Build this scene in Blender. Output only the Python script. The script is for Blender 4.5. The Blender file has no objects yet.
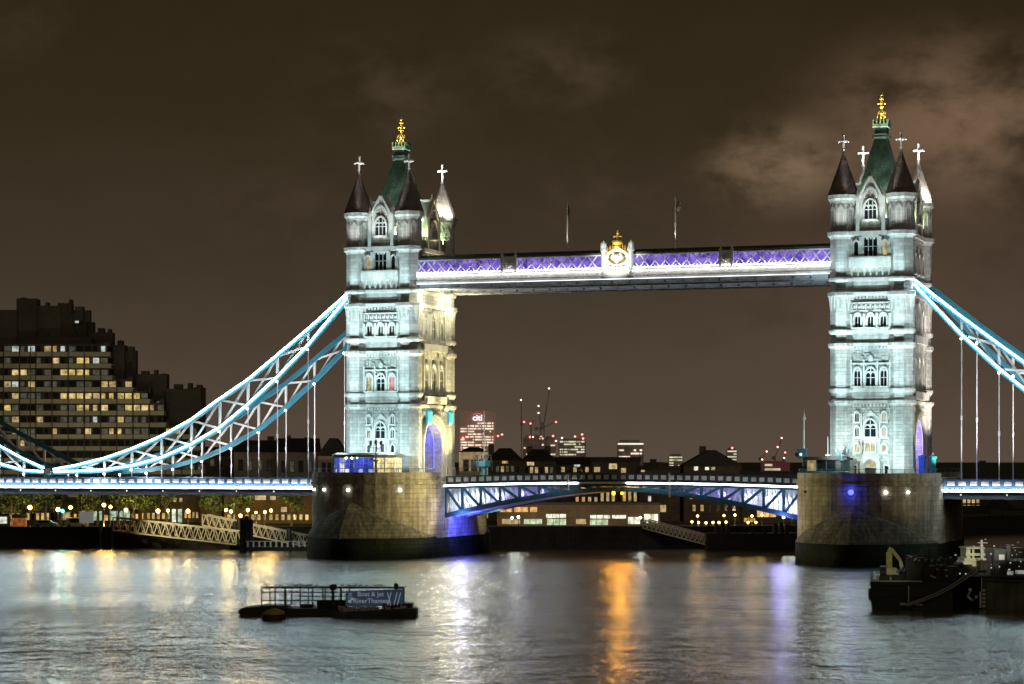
import bpy, math, random
from math import sin, cos, pi, radians, sqrt, atan2
from mathutils import Vector, Matrix

random.seed(7)
S = bpy.context.scene
COL = S.collection

# ------------------------------------------------------------------ camera
PSI = 0.342                      # the view looks across the bridge at this angle
CAM = Vector((114.3, -380.3, 16.1))
F, HX, HY = 2420.0, 512.0, 459.0
FWD = Vector((-sin(PSI), cos(PSI), 0)); RGT = Vector((cos(PSI), sin(PSI), 0))
cd = bpy.data.cameras.new('camera'); cam = bpy.data.objects.new('camera', cd); COL.objects.link(cam)
cam.location = CAM; cam.rotation_euler = (pi / 2, 0, PSI)
cd.sensor_width = 36; cd.lens = F / 1024 * 36; cd.shift_y = (HY - 342) / 1024
cd.clip_start = 1; cd.clip_end = 30000
S.camera = cam

# ------------------------------------------------------------------ render / exposure
S.view_settings.view_transform = 'Standard'; S.view_settings.look = 'None'
S.view_settings.exposure = 0.0; S.view_settings.gamma = 1.0; S.view_settings.use_curve_mapping = False
S.render.engine = 'CYCLES'
S.cycles.use_denoising = True
S.cycles.max_bounces = 5; S.cycles.diffuse_bounces = 2; S.cycles.glossy_bounces = 3; S.cycles.transmission_bounces = 2
S.cycles.caustics_reflective = False; S.cycles.caustics_refractive = False
S.cycles.use_light_tree = True
S.cycles.sample_clamp_indirect = 6.0


def view_dir(px, py):
    return (FWD + RGT * ((px - HX) / F) + Vector((0, 0, 1)) * ((HY - py) / F)).normalized()


# ------------------------------------------------------------------ night sky: city glow on low cloud
W = bpy.data.worlds.new('World'); S.world = W; W.use_nodes = True
def build_sky():
    nt = W.node_tree; nt.nodes.clear(); N = nt.nodes; L = nt.links
    out = N.new('ShaderNodeOutputWorld'); bg = N.new('ShaderNodeBackground'); L.new(bg.outputs[0], out.inputs[0])
    tc = N.new('ShaderNodeTexCoord')
    nrm = N.new('ShaderNodeVectorMath'); nrm.operation = 'NORMALIZE'; L.new(tc.outputs['Generated'], nrm.inputs[0])
    sep = N.new('ShaderNodeSeparateXYZ'); L.new(nrm.outputs[0], sep.inputs[0])
    ramp = N.new('ShaderNodeValToRGB'); L.new(sep.outputs['Z'], ramp.inputs[0])
    cr = ramp.color_ramp
    cr.elements[0].position = 0.0; cr.elements[0].color = (0.092, 0.065, 0.046, 1)
    cr.elements[1].position = 1.0; cr.elements[1].color = (0.014, 0.0100, 0.0045, 1)
    for p, c in ((0.03, (0.076, 0.0535, 0.037, 1)), (0.08, (0.0475, 0.0332, 0.0200, 1)), (0.14, (0.0330, 0.0222, 0.0108, 1)), (0.2, (0.0252, 0.0161, 0.0070, 1))):
        e = cr.elements.new(p); e.color = c
    cur = ramp.outputs[0]
    # cloud noise
    mp = N.new('ShaderNodeMapping'); mp.inputs['Scale'].default_value = (1, 1, 1.7); L.new(nrm.outputs[0], mp.inputs[0])
    n1 = N.new('ShaderNodeTexNoise'); n1.inputs['Scale'].default_value = 11; n1.inputs['Detail'].default_value = 7
    n1.inputs['Roughness'].default_value = 0.5; n1.inputs['Distortion'].default_value = 0.1; L.new(mp.outputs[0], n1.inputs['Vector'])
    n2 = N.new('ShaderNodeTexNoise'); n2.inputs['Scale'].default_value = 34; n2.inputs['Detail'].default_value = 8
    n2.inputs['Roughness'].default_value = 0.58; n2.inputs['Distortion'].default_value = 0.15; L.new(mp.outputs[0], n2.inputs['Vector'])

    def math_(op, a, b=None, c=None, clamp=False):
        m = N.new('ShaderNodeMath'); m.operation = op; m.use_clamp = clamp
        for i, v in enumerate((a, b, c)):
            if v is None: continue
            if isinstance(v, (int, float)): m.inputs[i].default_value = v
            else: L.new(v, m.inputs[i])
        return m.outputs[0]

    def bank(px, py, rad_px, amp, tint, squash=1.0, thr=0.42):
        """a bank of lit cloud round one direction of the sky"""
        nonlocal cur
        d = view_dir(px, py)
        sub = N.new('ShaderNodeVectorMath'); sub.operation = 'SUBTRACT'; L.new(nrm.outputs[0], sub.inputs[0]); sub.inputs[1].default_value = d
        sc = N.new('ShaderNodeVectorMath'); sc.operation = 'MULTIPLY'; L.new(sub.outputs[0], sc.inputs[0]); sc.inputs[1].default_value = (1, 1, squash)
        ln = N.new('ShaderNodeVectorMath'); ln.operation = 'LENGTH'; L.new(sc.outputs[0], ln.inputs[0])
        mr = N.new('ShaderNodeMapRange'); mr.interpolation_type = 'SMOOTHSTEP'
        L.new(ln.outputs['Value'], mr.inputs[0]); mr.inputs[1].default_value = 0; mr.inputs[2].default_value = rad_px / F
        mr.inputs[3].default_value = 1; mr.inputs[4].default_value = 0
        mixn = math_('ADD', math_('MULTIPLY', n1.outputs[0], 0.45), math_('MULTIPLY', n2.outputs[0], 0.55))
        tex = N.new('ShaderNodeMapRange'); tex.interpolation_type = 'SMOOTHSTEP'; L.new(mixn, tex.inputs[0])
        tex.inputs[1].default_value = thr; tex.inputs[2].default_value = thr + 0.22
        k = math_('MULTIPLY', math_('MULTIPLY', mr.outputs[0], tex.outputs[0]), amp)
        mx = N.new('ShaderNodeMix'); mx.data_type = 'RGBA'; mx.blend_type = 'ADD'; mx.inputs[0].default_value = 1
        v = N.new('ShaderNodeVectorMath'); v.operation = 'SCALE'; v.inputs[0].default_value = tint; L.new(k, v.inputs['Scale'])
        L.new(cur, mx.inputs[6]); L.new(v.outputs[0], mx.inputs[7]); cur = mx.outputs[2]

    bank(775, 166, 100, 0.16, (1.0, 0.67, 0.40), 1.6, 0.36)
    bank(965, 118, 200, 0.13, (1.0, 0.61, 0.39), 1.7, 0.37)
    bank(930, 250, 320, 0.022, (1.0, 0.55, 0.42), 1.2, 0.30)
    bank(380, 90, 120, 0.026, (1.0, 0.75, 0.45), 1.8, 0.42)
    bank(560, 70, 110, 0.026, (1.0, 0.75, 0.45), 1.8, 0.42)
    bank(285, 215, 130, 0.009, (1.0, 0.75, 0.5), 1.8, 0.42)
    bank(10, 15, 90, 0.014, (1.0, 0.75, 0.4), 1.5, 0.40)
    bank(600, 190, 100, 0.010, (1.0, 0.75, 0.5), 1.8, 0.42)
    bank(512, 250, 900, 0.005, (1.0, 0.72, 0.5), 1.8, 0.38)
    L.new(cur, bg.inputs[0]); bg.inputs[1].default_value = 1.0
build_sky()

# the faint glow of the city behind the photographer
sd = bpy.data.lights.new('city_glow_sun', 'SUN'); sd.energy = 0.16; sd.angle = radians(20); sd.color = (1.0, 0.86, 0.62)
so = bpy.data.objects.new('city_glow_sun', sd); COL.objects.link(so)
so.rotation_euler = (radians(62), 0, PSI + radians(18))

# ------------------------------------------------------------------ materials
MATS = {}
def mat(name, col, rough=0.7, metal=0.0, var=0.25, scale=0.6, bump=0.0, bscale=3.0, brick=None, emit=None, es=0.0, sample=True, spec=0.5, streak=0.0):
    if name in MATS: return MATS[name]
    m = bpy.data.materials.new(name); m.use_nodes = True; MATS[name] = m
    nt = m.node_tree; N = nt.nodes; L = nt.links
    b = N['Principled BSDF']; b.inputs['Roughness'].default_value = rough; b.inputs['Metallic'].default_value = metal
    b.inputs['Specular IOR Level'].default_value = spec
    tc = N.new('ShaderNodeTexCoord')
    c = None
    if var > 0 or brick:
        n = N.new('ShaderNodeTexNoise'); n.inputs['Scale'].default_value = scale; n.inputs['Detail'].default_value = 6
        n.inputs['Roughness'].default_value = 0.65; L.new(tc.outputs['Object'], n.inputs['Vector'])
        mr = N.new('ShaderNodeMapRange'); L.new(n.outputs[0], mr.inputs[0]); mr.inputs[1].default_value = 0.3; mr.inputs[2].default_value = 0.7
        mr.inputs[3].default_value = 1 - var; mr.inputs[4].default_value = 1 + var
        v = N.new('ShaderNodeVectorMath'); v.operation = 'SCALE'; v.inputs[0].default_value = col[:3]; L.new(mr.outputs[0], v.inputs['Scale'])
        c = v.outputs[0]
    bh = None
    if brick:
        bw, bhh, mortar, dark = brick
        bt = N.new('ShaderNodeTexBrick'); L.new(tc.outputs['UV'], bt.inputs['Vector'])
        bt.inputs['Scale'].default_value = 1.0; bt.inputs['Brick Width'].default_value = bw; bt.inputs['Row Height'].default_value = bhh
        bt.inputs['Mortar Size'].default_value = mortar; bt.inputs['Mortar Smooth'].default_value = 0.3; bt.inputs['Bias'].default_value = 0.0
        bt.inputs['Color1'].default_value = (1.12, 1.12, 1.12, 1); bt.inputs['Color2'].default_value = (0.80, 0.80, 0.80, 1)
        bt.inputs['Mortar'].default_value = (dark, dark, dark, 1)
        mm = N.new('ShaderNodeVectorMath'); mm.operation = 'MULTIPLY'; L.new(c, mm.inputs[0]); L.new(bt.outputs['Color'], mm.inputs[1]); c = mm.outputs[0]
        bh = bt.outputs['Fac']
    if streak > 0:                 # rain-washed vertical staining
        mp = N.new('ShaderNodeMapping'); mp.inputs['Scale'].default_value = (1.6, 1.6, 0.12); L.new(tc.outputs['Object'], mp.inputs[0])
        ns = N.new('ShaderNodeTexNoise'); ns.inputs['Scale'].default_value = 1.0; ns.inputs['Detail'].default_value = 5; L.new(mp.outputs[0], ns.inputs['Vector'])
        mr2 = N.new('ShaderNodeMapRange'); L.new(ns.outputs[0], mr2.inputs[0]); mr2.inputs[1].default_value = 0.35; mr2.inputs[2].default_value = 0.65
        mr2.inputs[3].default_value = 1 - streak; mr2.inputs[4].default_value = 1 + streak * 0.4
        v2 = N.new('ShaderNodeVectorMath'); v2.operation = 'SCALE'; L.new(c, v2.inputs[0]); L.new(mr2.outputs[0], v2.inputs['Scale']); c = v2.outputs[0]
    if c is not None: L.new(c, b.inputs['Base Color'])
    else: b.inputs['Base Color'].default_value = (*col[:3], 1)
    if bump > 0:
        nb = N.new('ShaderNodeTexNoise'); nb.inputs['Scale'].default_value = bscale; nb.inputs['Detail'].default_value = 5; L.new(tc.outputs['Object'], nb.inputs['Vector'])
        h = nb.outputs[0]
        if bh is not None:
            sb = N.new('ShaderNodeMath'); sb.operation = 'SUBTRACT'; L.new(h, sb.inputs[0]); L.new(bh, sb.inputs[1]); h = sb.outputs[0]
        bp = N.new('ShaderNodeBump'); bp.inputs['Strength'].default_value = 1.0; bp.inputs['Distance'].default_value = bump
        L.new(h, bp.inputs['Height']); L.new(bp.outputs[0], b.inputs['Normal'])
    if emit:
        b.inputs['Emission Color'].default_value = (*emit, 1); b.inputs['Emission Strength'].default_value = es
        if any(k in name for k in ('room', 'hall', 'lit_', 'window', 'office', 'facade')):      # uneven rooms: blinds, furniture, lamps
            ne = N.new('ShaderNodeTexNoise'); ne.inputs['Scale'].default_value = 0.12 if 'distant' in name else 1.1; ne.inputs['Detail'].default_value = 3
            L.new(tc.outputs['Object'], ne.inputs['Vector']); me_ = N.new('ShaderNodeMapRange'); L.new(ne.outputs[0], me_.inputs[0])
            me_.inputs[1].default_value = 0.32; me_.inputs[2].default_value = 0.68; me_.inputs[3].default_value = es * 0.35; me_.inputs[4].default_value = es * 1.5
            L.new(me_.outputs[0], b.inputs['Emission Strength'])
    if not sample:
        try: m.cycles.emission_sampling = 'NONE'
        except Exception: pass
    return m

STONE = mat('portland_stone', (0.50, 0.49, 0.455), 0.8, var=0.13, scale=0.35, bump=0.05, bscale=1.6, brick=(1.3, 0.55, 0.022, 0.70), streak=0.24)
TRIM = mat('carved_pale_stone', (0.58, 0.57, 0.53), 0.75, var=0.15, scale=1.2, bump=0.03, bscale=4, streak=0.15)
RUST = mat('rough_granite', (0.43, 0.42, 0.39), 0.85, var=0.25, scale=1.4, bump=0.08, bscale=2.2, brick=(0.9, 0.42, 0.025, 0.66))
DIRTY = mat('sooty_parapet_stone', (0.30, 0.27, 0.21), 0.85, var=0.35, scale=1.0, bump=0.05, bscale=3, streak=0.3)
SLATE = mat('brown_slate', (0.21, 0.165, 0.14), 0.6, var=0.35, scale=1.4, bump=0.05, bscale=4, brick=(0.5, 0.3, 0.03, 0.5))
COPPER = mat('green_copper_roof', (0.085, 0.145, 0.11), 0.55, var=0.5, scale=0.9, bump=0.04, bscale=3, brick=(0.7, 0.45, 0.03, 0.6), streak=0.3)
GOLD = mat('gilding', (0.85, 0.60, 0.12), 0.35, 0.35, var=0.1)
GLASS = mat('dark_window_glass', (0.012, 0.014, 0.018), 0.12, var=0.0)
LITWARM = mat('lit_warm_room', (0.1, 0.08, 0.04), 0.5, var=0.0, emit=(1.0, 0.72, 0.32), es=0.62, sample=False)
LITDIM = mat('lit_dim_room', (0.1, 0.08, 0.04), 0.5, var=0.0, emit=(1.0, 0.74, 0.34), es=0.40, sample=False)
LITRED = mat('lit_red_room', (0.3, 0.05, 0.05), 0.5, var=0.0, emit=(1.0, 0.22, 0.20), es=0.6, sample=False)
PIERST = mat('pier_granite', (0.29, 0.26, 0.18), 0.85, var=0.4, scale=0.35, bump=0.12, bscale=1.5, brick=(1.7, 0.75, 0.03, 0.62), streak=0.35)
TIDE = mat('weedy_tidal_stone', (0.006, 0.010, 0.003), 0.8, var=0.6, spec=0.08, scale=0.5, bump=0.12, bscale=1.8, brick=(1.7, 0.75, 0.035, 0.5))
TEAL = mat('teal_ironwork', (0.045, 0.20, 0.28), 0.45, var=0.15, scale=0.8)
NAVY = mat('dark_blue_ironwork', (0.020, 0.050, 0.085), 0.5, var=0.2, scale=0.8)
WHITE = mat('white_painted_iron', (0.75, 0.76, 0.76), 0.5, var=0.10, scale=1.0, streak=0.15)
CREAM = mat('cream_painted_iron', (0.62, 0.60, 0.50), 0.5, var=0.12, scale=1.0)
SOFFIT = mat('grey_walkway_soffit', (0.33, 0.35, 0.36), 0.6, var=0.2, scale=0.5, brick=(1.4, 0.6, 0.04, 0.5))
LEAD = mat('lead_roof', (0.045, 0.055, 0.06), 0.6, var=0.2)
ASPH = mat('asphalt', (0.045, 0.045, 0.045), 0.9, var=0.2, scale=2)
LED = mat('cool_led_strip', (0.8, 0.9, 1), 0.5, var=0, emit=(0.74, 0.94, 1.0), es=38.0)
LEDW = mat('white_led_strip', (0.8, 0.9, 1), 0.5, var=0, emit=(0.90, 0.95, 1.0), es=18.0)
LEDA = mat('approach_led_strip', (0.8, 0.9, 1), 0.5, var=0, emit=(0.90, 0.96, 1.0), es=34.0)
LEDWARM = mat('warm_led_strip', (1, 0.95, 0.85), 0.5, var=0, emit=(1.0, 0.96, 0.88), es=7.5)
BULB = mat('sodium_bulb', (1, 0.8, 0.4), 0.5, var=0, emit=(1.0, 0.58, 0.13), es=6.0, sample=False)
WBULB = mat('white_bulb', (1, 1, 1), 0.5, var=0, emit=(0.95, 0.98, 1.0), es=18.0, sample=False)
RBULB = mat('red_beacon', (1, 0.1, 0.1), 0.5, var=0, emit=(1.0, 0.10, 0.10), es=9.0, sample=False)
PBULB = mat('pink_beacon', (1, 0.4, 0.4), 0.5, var=0, emit=(1.0, 0.50, 0.42), es=4.0, sample=False)
GBULB = mat('green_beacon', (0.1, 1, 0.7), 0.5, var=0, emit=(0.06, 0.95, 0.60), es=9.0, sample=False)
BBULB = mat('blue_port_light', (0.1, 0.1, 1), 0.5, var=0, emit=(0.06, 0.08, 1.0), es=3.5, sample=False)
OBULB = mat('orange_channel_light', (1, 0.5, 0.1), 0.5, var=0, emit=(1.0, 0.36, 0.02), es=5.0)
BLACK = mat('black_steel', (0.012, 0.012, 0.012), 0.55, var=0.4, scale=1.5)
TIMBER = mat('black_timber', (0.016, 0.014, 0.011), 0.8, var=0.5, scale=1.2, bump=0.05)
QUAY = mat('dark_quay_wall', (0.022, 0.020, 0.017), 0.9, var=0.5, scale=0.3, bump=0.1, brick=(1.6, 0.6, 0.04, 0.5))
PAVE = mat('paving', (0.11, 0.10, 0.09), 0.85, var=0.3, scale=0.4)
GROUND = mat('ground', (0.05, 0.05, 0.045), 0.95, var=0.3, scale=0.05)


def purple_glazing():
    m = bpy.data.materials.new('purple_backlit_glazing'); m.use_nodes = True; nt = m.node_tree; N = nt.nodes; L = nt.links
    b = N['Principled BSDF']; b.inputs['Base Color'].default_value = (0.03, 0.02, 0.06, 1)
    tc = N.new('ShaderNodeTexCoord'); n = N.new('ShaderNodeTexNoise'); n.inputs['Scale'].default_value = 0.8; n.inputs['Detail'].default_value = 4
    n.inputs['Roughness'].default_value = 0.7
    L.new(tc.outputs['Object'], n.inputs['Vector']); r = N.new('ShaderNodeValToRGB'); L.new(n.outputs[0], r.inputs[0])
    e = r.color_ramp.elements; e[0].position = 0.34; e[0].color = (0.02, 0.014, 0.15, 1); e[1].position = 0.66; e[1].color = (0.38, 0.25, 0.85, 1)
    k = r.color_ramp.elements.new(0.5); k.color = (0.16, 0.09, 0.58, 1)
    L.new(r.outputs[0], b.inputs['Emission Color']); b.inputs['Emission Strength'].default_value = 1.0
    return m
PURPLE = purple_glazing()

# ------------------------------------------------------------------ mesh helpers
class MB:
    def __init__(s, xf=None): s.v = []; s.f = []; s.xf = xf
    def add(s, vs, fs):
        n = len(s.v)
        for p in vs: s.v.append(tuple(s.xf(*p)) if s.xf else tuple(p))
        for f in fs: s.f.append(tuple(i + n for i in f))
        return s
    def box(s, x0, x1, y0, y1, z0, z1):
        return s.add([(x0, y0, z0), (x1, y0, z0), (x1, y1, z0), (x0, y1, z0), (x0, y0, z1), (x1, y0, z1), (x1, y1, z1), (x0, y1, z1)],
                     [(3, 2, 1, 0), (4, 5, 6, 7), (0, 1, 5, 4), (1, 2, 6, 5), (2, 3, 7, 6), (3, 0, 4, 7)])
    def prism(s, poly, axis, a, b):
        n = len(poly)
        if axis == 'x': mk = lambda p, t: (t, p[0], p[1])
        elif axis == 'y': mk = lambda p, t: (p[0], t, p[1])
        else: mk = lambda p, t: (p[0], p[1], t)
        vs = [mk(p, a) for p in poly] + [mk(p, b) for p in poly]
        fs = [tuple(range(n))[::-1], tuple(range(n, 2 * n))] + [(i, (i + 1) % n, n + (i + 1) % n, n + i) for i in range(n)]
        return s.add(vs, fs)
    def loft(s, rings, cap=True):
        n = len(rings[0]); vs = [p for r in rings for p in r]; fs = []
        for k in range(len(rings) - 1):
            for i in range(n):
                j = (i + 1) % n; fs.append((k * n + i, k * n + j, (k + 1) * n + j, (k + 1) * n + i))
        if cap: fs.append(tuple(range(n))[::-1]); fs.append(tuple(range((len(rings) - 1) * n, len(rings) * n)))
        return s.add(vs, fs)
    def lathe(s, cx, cy, prof, n=8, rot=pi / 8):
        k = 1 / cos(pi / n) if n == 8 else 1.0
        return s.loft([[(cx + r * k * cos(2 * pi * i / n + rot), cy + r * k * sin(2 * pi * i / n + rot), z) for i in range(n)] for z, r in prof])
    def tube(s, pts, r, n=6):
        pts = [Vector(p) for p in pts]; rings = []
        for i, p in enumerate(pts):
            t = (pts[min(i + 1, len(pts) - 1)] - pts[max(i - 1, 0)]).normalized()
            a = t.cross(Vector((0, 0, 1)));
            if a.length < 1e-3: a = t.cross(Vector((0, 1, 0)))
            a.normalize(); b = a.cross(t)
            rr = r[i] if isinstance(r, (list, tuple)) else r
            rings.append([tuple(p + a * rr * cos(2 * pi * j / n) + b * rr * sin(2 * pi * j / n)) for j in range(n)])
        return s.loft(rings)
    def beam(s, p0, p1, w, h, side=(0, 1, 0)):
        p0, p1 = Vector(p0), Vector(p1); t = (p1 - p0).normalized(); a = Vector(side); a = (a - t * a.dot(t)).normalized(); b = t.cross(a)
        rings = [[tuple(p + a * (w / 2 * i) + b * (h / 2 * j)) for i, j in ((-1, -1), (1, -1), (1, 1), (-1, 1))] for p in (p0, p1)]
        return s.loft(rings)
    def ball(s, c, r, sx=1, sy=1, sz=1, n=8, m=5):
        rings = []
        for k in range(m + 1):
            th = pi * (k + 0.02) / (m + 0.04); rings.append([(c[0] + sx * r * sin(th) * cos(2 * pi * i / n), c[1] + sy * r * sin(th) * sin(2 * pi * i / n), c[2] - sz * r * cos(th)) for i in range(n)])
        return s.loft(rings)
    def build(s, name, m, parent=None, smooth=False, loc=None, rz=0):
        me = bpy.data.meshes.new(name); me.from_pydata(s.v, [], s.f); me.validate(); me.materials.append(m)
        uv = me.uv_layers.new(name='UVMap')
        for p in me.polygons:
            n = p.normal
            if abs(n.z) < 0.92:
                l = sqrt(n.x * n.x + n.y * n.y) or 1; tx, ty = -n.y / l, n.x / l
                for li in p.loop_indices:
                    c = me.vertices[me.loops[li].vertex_index].co; uv.data[li].uv = (c.x * tx + c.y * ty, c.z)
            else:
                for li in p.loop_indices:
                    c = me.vertices[me.loops[li].vertex_index].co; uv.data[li].uv = (c.x, c.y)
            p.use_smooth = smooth
        o = bpy.data.objects.new(name, me); COL.objects.link(o)
        if parent: o.parent = parent
        if loc is not None: o.location = loc
        if rz: o.rotation_euler = (0, 0, rz)
        return o


def tag(o, label=None, cat=None, group=None, kind=None):
    if label: o['label'] = label
    if cat: o['category'] = cat
    if group: o['group'] = group
    if kind: o['kind'] = kind
    return o
def thing(name, label, cat, loc=(0, 0, 0), rz=0, group=None):
    o = bpy.data.objects.new(name, None); COL.objects.link(o); o.location = loc; o.rotation_euler = (0, 0, rz); o.empty_display_size = 0.5
    return tag(o, label, cat, group)
def kids(o): return [c for c in COL.objects if c.parent == o]
def copy_tree(o, parent=None):
    c = o.copy(); COL.objects.link(c)
    if parent: c.parent = parent
    for ch in kids(o): copy_tree(ch, c)
    return c
def spot(name, loc, aim, power, col, deg=60, blend=0.6, size=0.3, parent=None):
    d = bpy.data.lights.new(name, 'SPOT'); d.energy = power; d.color = col; d.spot_size = radians(deg); d.spot_blend = blend; d.shadow_soft_size = size
    o = bpy.data.objects.new(name, d); COL.objects.link(o); o.location = loc
    o.rotation_euler = (Vector(aim) - Vector(loc)).to_track_quat('-Z', 'Y').to_euler()
    if parent: o.parent = parent
    return o
def point(name, loc, power, col, size=0.3, parent=None):
    d = bpy.data.lights.new(name, 'POINT'); d.energy = power; d.color = col; d.shadow_soft_size = size
    o = bpy.data.objects.new(name, d); COL.objects.link(o); o.location = loc
    if parent: o.parent = parent
    return o
ORD = ['first', 'second', 'third', 'fourth', 'fifth', 'sixth', 'seventh', 'eighth', 'ninth', 'tenth', 'eleventh', 'twelfth', 'thirteenth', 'fourteenth', 'fifteenth', 'sixteenth', 'seventeenth', 'eighteenth', 'nineteenth', 'twentieth']
def at(px, py, dep):
    """surveyed point: bearing, height and distance from the viewpoint"""
    p = CAM + (FWD + RGT * ((px - HX) / F) + Vector((0, 0, 1)) * ((HY - py) / F)) * dep
    return p
def text_mesh(name, body, size, m, parent, loc, ext, off):
    cu = bpy.data.curves.new(name, 'FONT'); cu.body = body; cu.size = size; cu.align_x = 'CENTER'; cu.extrude = ext; cu.offset = off
    t = bpy.data.objects.new(name, cu); COL.objects.link(t); bpy.context.view_layer.update()
    me = bpy.data.meshes.new_from_object(t.evaluated_get(bpy.context.evaluated_depsgraph_get())); bpy.data.objects.remove(t)
    me.materials.clear(); me.materials.append(m)
    o = bpy.data.objects.new(name, me); COL.objects.link(o); o.parent = parent; o.rotation_euler = (pi / 2, 0, 0); o.location = loc
    return o
def gnd(px, dep, z=0.0):
    p = at(px, HY, dep); return Vector((p.x, p.y, z))
def zat(py, dep): return CAM.z + (HY - py) / F * dep

# ================================================================== SETTING
def water_mat():
    m = bpy.data.materials.new('river_water'); m.use_nodes = True; nt = m.node_tree; N = nt.nodes; L = nt.links
    b = N['Principled BSDF']; b.inputs['Base Color'].default_value = (0.012, 0.014, 0.013, 1)
    b.inputs['IOR'].default_value = 1.333; b.inputs['Metallic'].default_value = 0.0; b.inputs['Roughness'].default_value = 0.16
    tc = N.new('ShaderNodeTexCoord')
    def noise(sc, det, dist=0.0, rot=0.0, st=(1, 1, 1)):
        mp = N.new('ShaderNodeMapping'); mp.inputs['Rotation'].default_value = (0, 0, rot); mp.inputs['Scale'].default_value = st
        L.new(tc.outputs['Object'], mp.inputs[0])
        n = N.new('ShaderNodeTexNoise'); n.inputs['Scale'].default_value = sc; n.inputs['Detail'].default_value = det; n.inputs['Distortion'].default_value = dist
        n.inputs['Roughness'].default_value = 0.55
        L.new(mp.outputs[0], n.inputs['Vector']); return n.outputs[0]
    a = noise(0.085, 5, 0.5, 0.3); c = noise(0.30, 4, 0.5, 0.9); d = noise(1.3, 3, 0.2)
    def bump(h, dist, prev=None):
        bp = N.new('ShaderNodeBump'); bp.inputs['Strength'].default_value = 1.0; bp.inputs['Distance'].default_value = dist
        L.new(h, bp.inputs['Height'])
        if prev: L.new(prev, bp.inputs['Normal'])
        return bp.outputs[0]
    n = bump(a, 1.0); n = bump(c, 0.58, n); n = bump(d, 0.15, n)
    # silty water: the glossy surface over a grey-green body, reflecting strongly at this low angle
    out = [x for x in N if x.type == 'OUTPUT_MATERIAL'][0]
    gl = N.new('ShaderNodeBsdfGlossy'); gl.inputs['Color'].default_value = (0.95, 0.96, 0.92, 1)
    lw = N.new('ShaderNodeLayerWeight'); lw.inputs['Blend'].default_value = 0.42; L.new(n, lw.inputs['Normal'])
    mx = N.new('ShaderNodeMixShader'); L.new(lw.outputs['Fresnel'], mx.inputs[0]); L.new(b.outputs[0], mx.inputs[1]); L.new(gl.outputs[0], mx.inputs[2]); L.new(mx.outputs[0], out.inputs[0])
    L.new(n, gl.inputs['Normal']); L.new(n, b.inputs['Normal'])
    # wind lanes: smoother and rougher patches of water
    p = noise(0.018, 5, 0.8, 0.2, (0.5, 1.5, 1)); mr = N.new('ShaderNodeMapRange'); L.new(p, mr.inputs[0]); mr.inputs[1].default_value = 0.35; mr.inputs[2].default_value = 0.65
    mr.inputs[3].default_value = 0.17; mr.inputs[4].default_value = 0.27; L.new(mr.outputs[0], b.inputs['Roughness']); L.new(mr.outputs[0], gl.inputs['Roughness'])
    return m

g = MB(); R = 9000
g.add([(-R, -900, 0), (R, -900, 0), (R, R, 0), (-R, R, 0)], [(0, 1, 2, 3)])
tag(g.build('river_water', water_mat()), 'dark rippled river carrying long streaks of reflected light', 'river', kind='structure')

BANKZ = 3.4
bank_pts = [(-900, 437), (330, 439), (700, 441), (860, 452), (985, 520), (1300, 560), (3200, 900)]
edge = [gnd(px, d) for px, d in bank_pts]
g = MB(); n = len(edge)
top = [(p.x, p.y, BANKZ) for p in edge]; far = [tuple(gnd(px, 9000, BANKZ)) for px, d in bank_pts]
g.add(top + far, [(i, i + 1, n + i + 1, n + i) for i in range(n - 1)])
tag(g.build('ground', GROUND), 'dark flat ground of the far river bank', 'ground', kind='structure')
g = MB()
for i in range(n - 1):
    a, b = edge[i], edge[i + 1]; dv = (b - a).normalized(); nv = Vector((-dv.y, dv.x, 0)) * 0.9
    g.loft([[tuple(a + Vector((0, 0, -1.5))), tuple(b + Vector((0, 0, -1.5))), tuple(b + Vector((0, 0, BANKZ + 0.45))), tuple(a + Vector((0, 0, BANKZ + 0.45)))],
            [tuple(a + nv + Vector((0, 0, -1.5))), tuple(b + nv + Vector((0, 0, -1.5))), tuple(b + nv + Vector((0, 0, BANKZ + 0.45))), tuple(a + nv + Vector((0, 0, BANKZ + 0.45)))]])
tag(g.build('river_wall', QUAY), 'long black embankment wall along the far bank of the river', 'wall')

# ================================================================== BRIDGE TOWERS
ZB = 13.2
AW, AD = 5.6, 8.75            # wall half-sizes between the turrets
TX, TY = 4.5, 7.65            # turret centres

def face_maps():
    return {'front': lambda u, d, z: (u, -AD - d, z), 'back': lambda u, d, z: (-u, AD + d, z),
            'right': lambda u, d, z: (AW + d, u, z), 'left': lambda u, d, z: (-AW - d, -u, z)}
FM = face_maps()

def outline(w, h, arch=True, k=5, pointed=1.0):
    if not arch: return [(-w / 2, 0), (-w / 2, h), (w / 2, h), (w / 2, 0)]
    rise = w * 0.62 * pointed; hs = h - rise; pts = [(-w / 2, 0)]
    for i in range(k + 1):
        t = i / k; a = t * pi / 2; pts.append((-w / 2 * (1 - t ** 1.5) if pointed > 0.9 else -w / 2 * cos(a), hs + rise * sin(a)))
    pts += [(-x, z) for x, z in reversed(pts[:-1])]
    return pts

def ring_mesh(mb, inner, outer, d0, d1, u, z):
    n = len(inner); vs = []
    for dd in (d0, d1):
        for pl in (inner, outer): vs += [(u + x, dd, z + zz) for x, zz in pl]
    fs = []
    for i in range(n - 1):
        fs += [(2 * n + i, 2 * n + i + 1, 3 * n + i + 1, 3 * n + i), (i, i + 1, 2 * n + i + 1, 2 * n + i), (n + i, n + i + 1, 3 * n + i + 1, 3 * n + i)]
    fs += [(0, n, 3 * n, 2 * n), (n - 1, 2 * n - 1, 4 * n - 1, 3 * n - 1)]
    mb.add(vs, fs)

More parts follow.
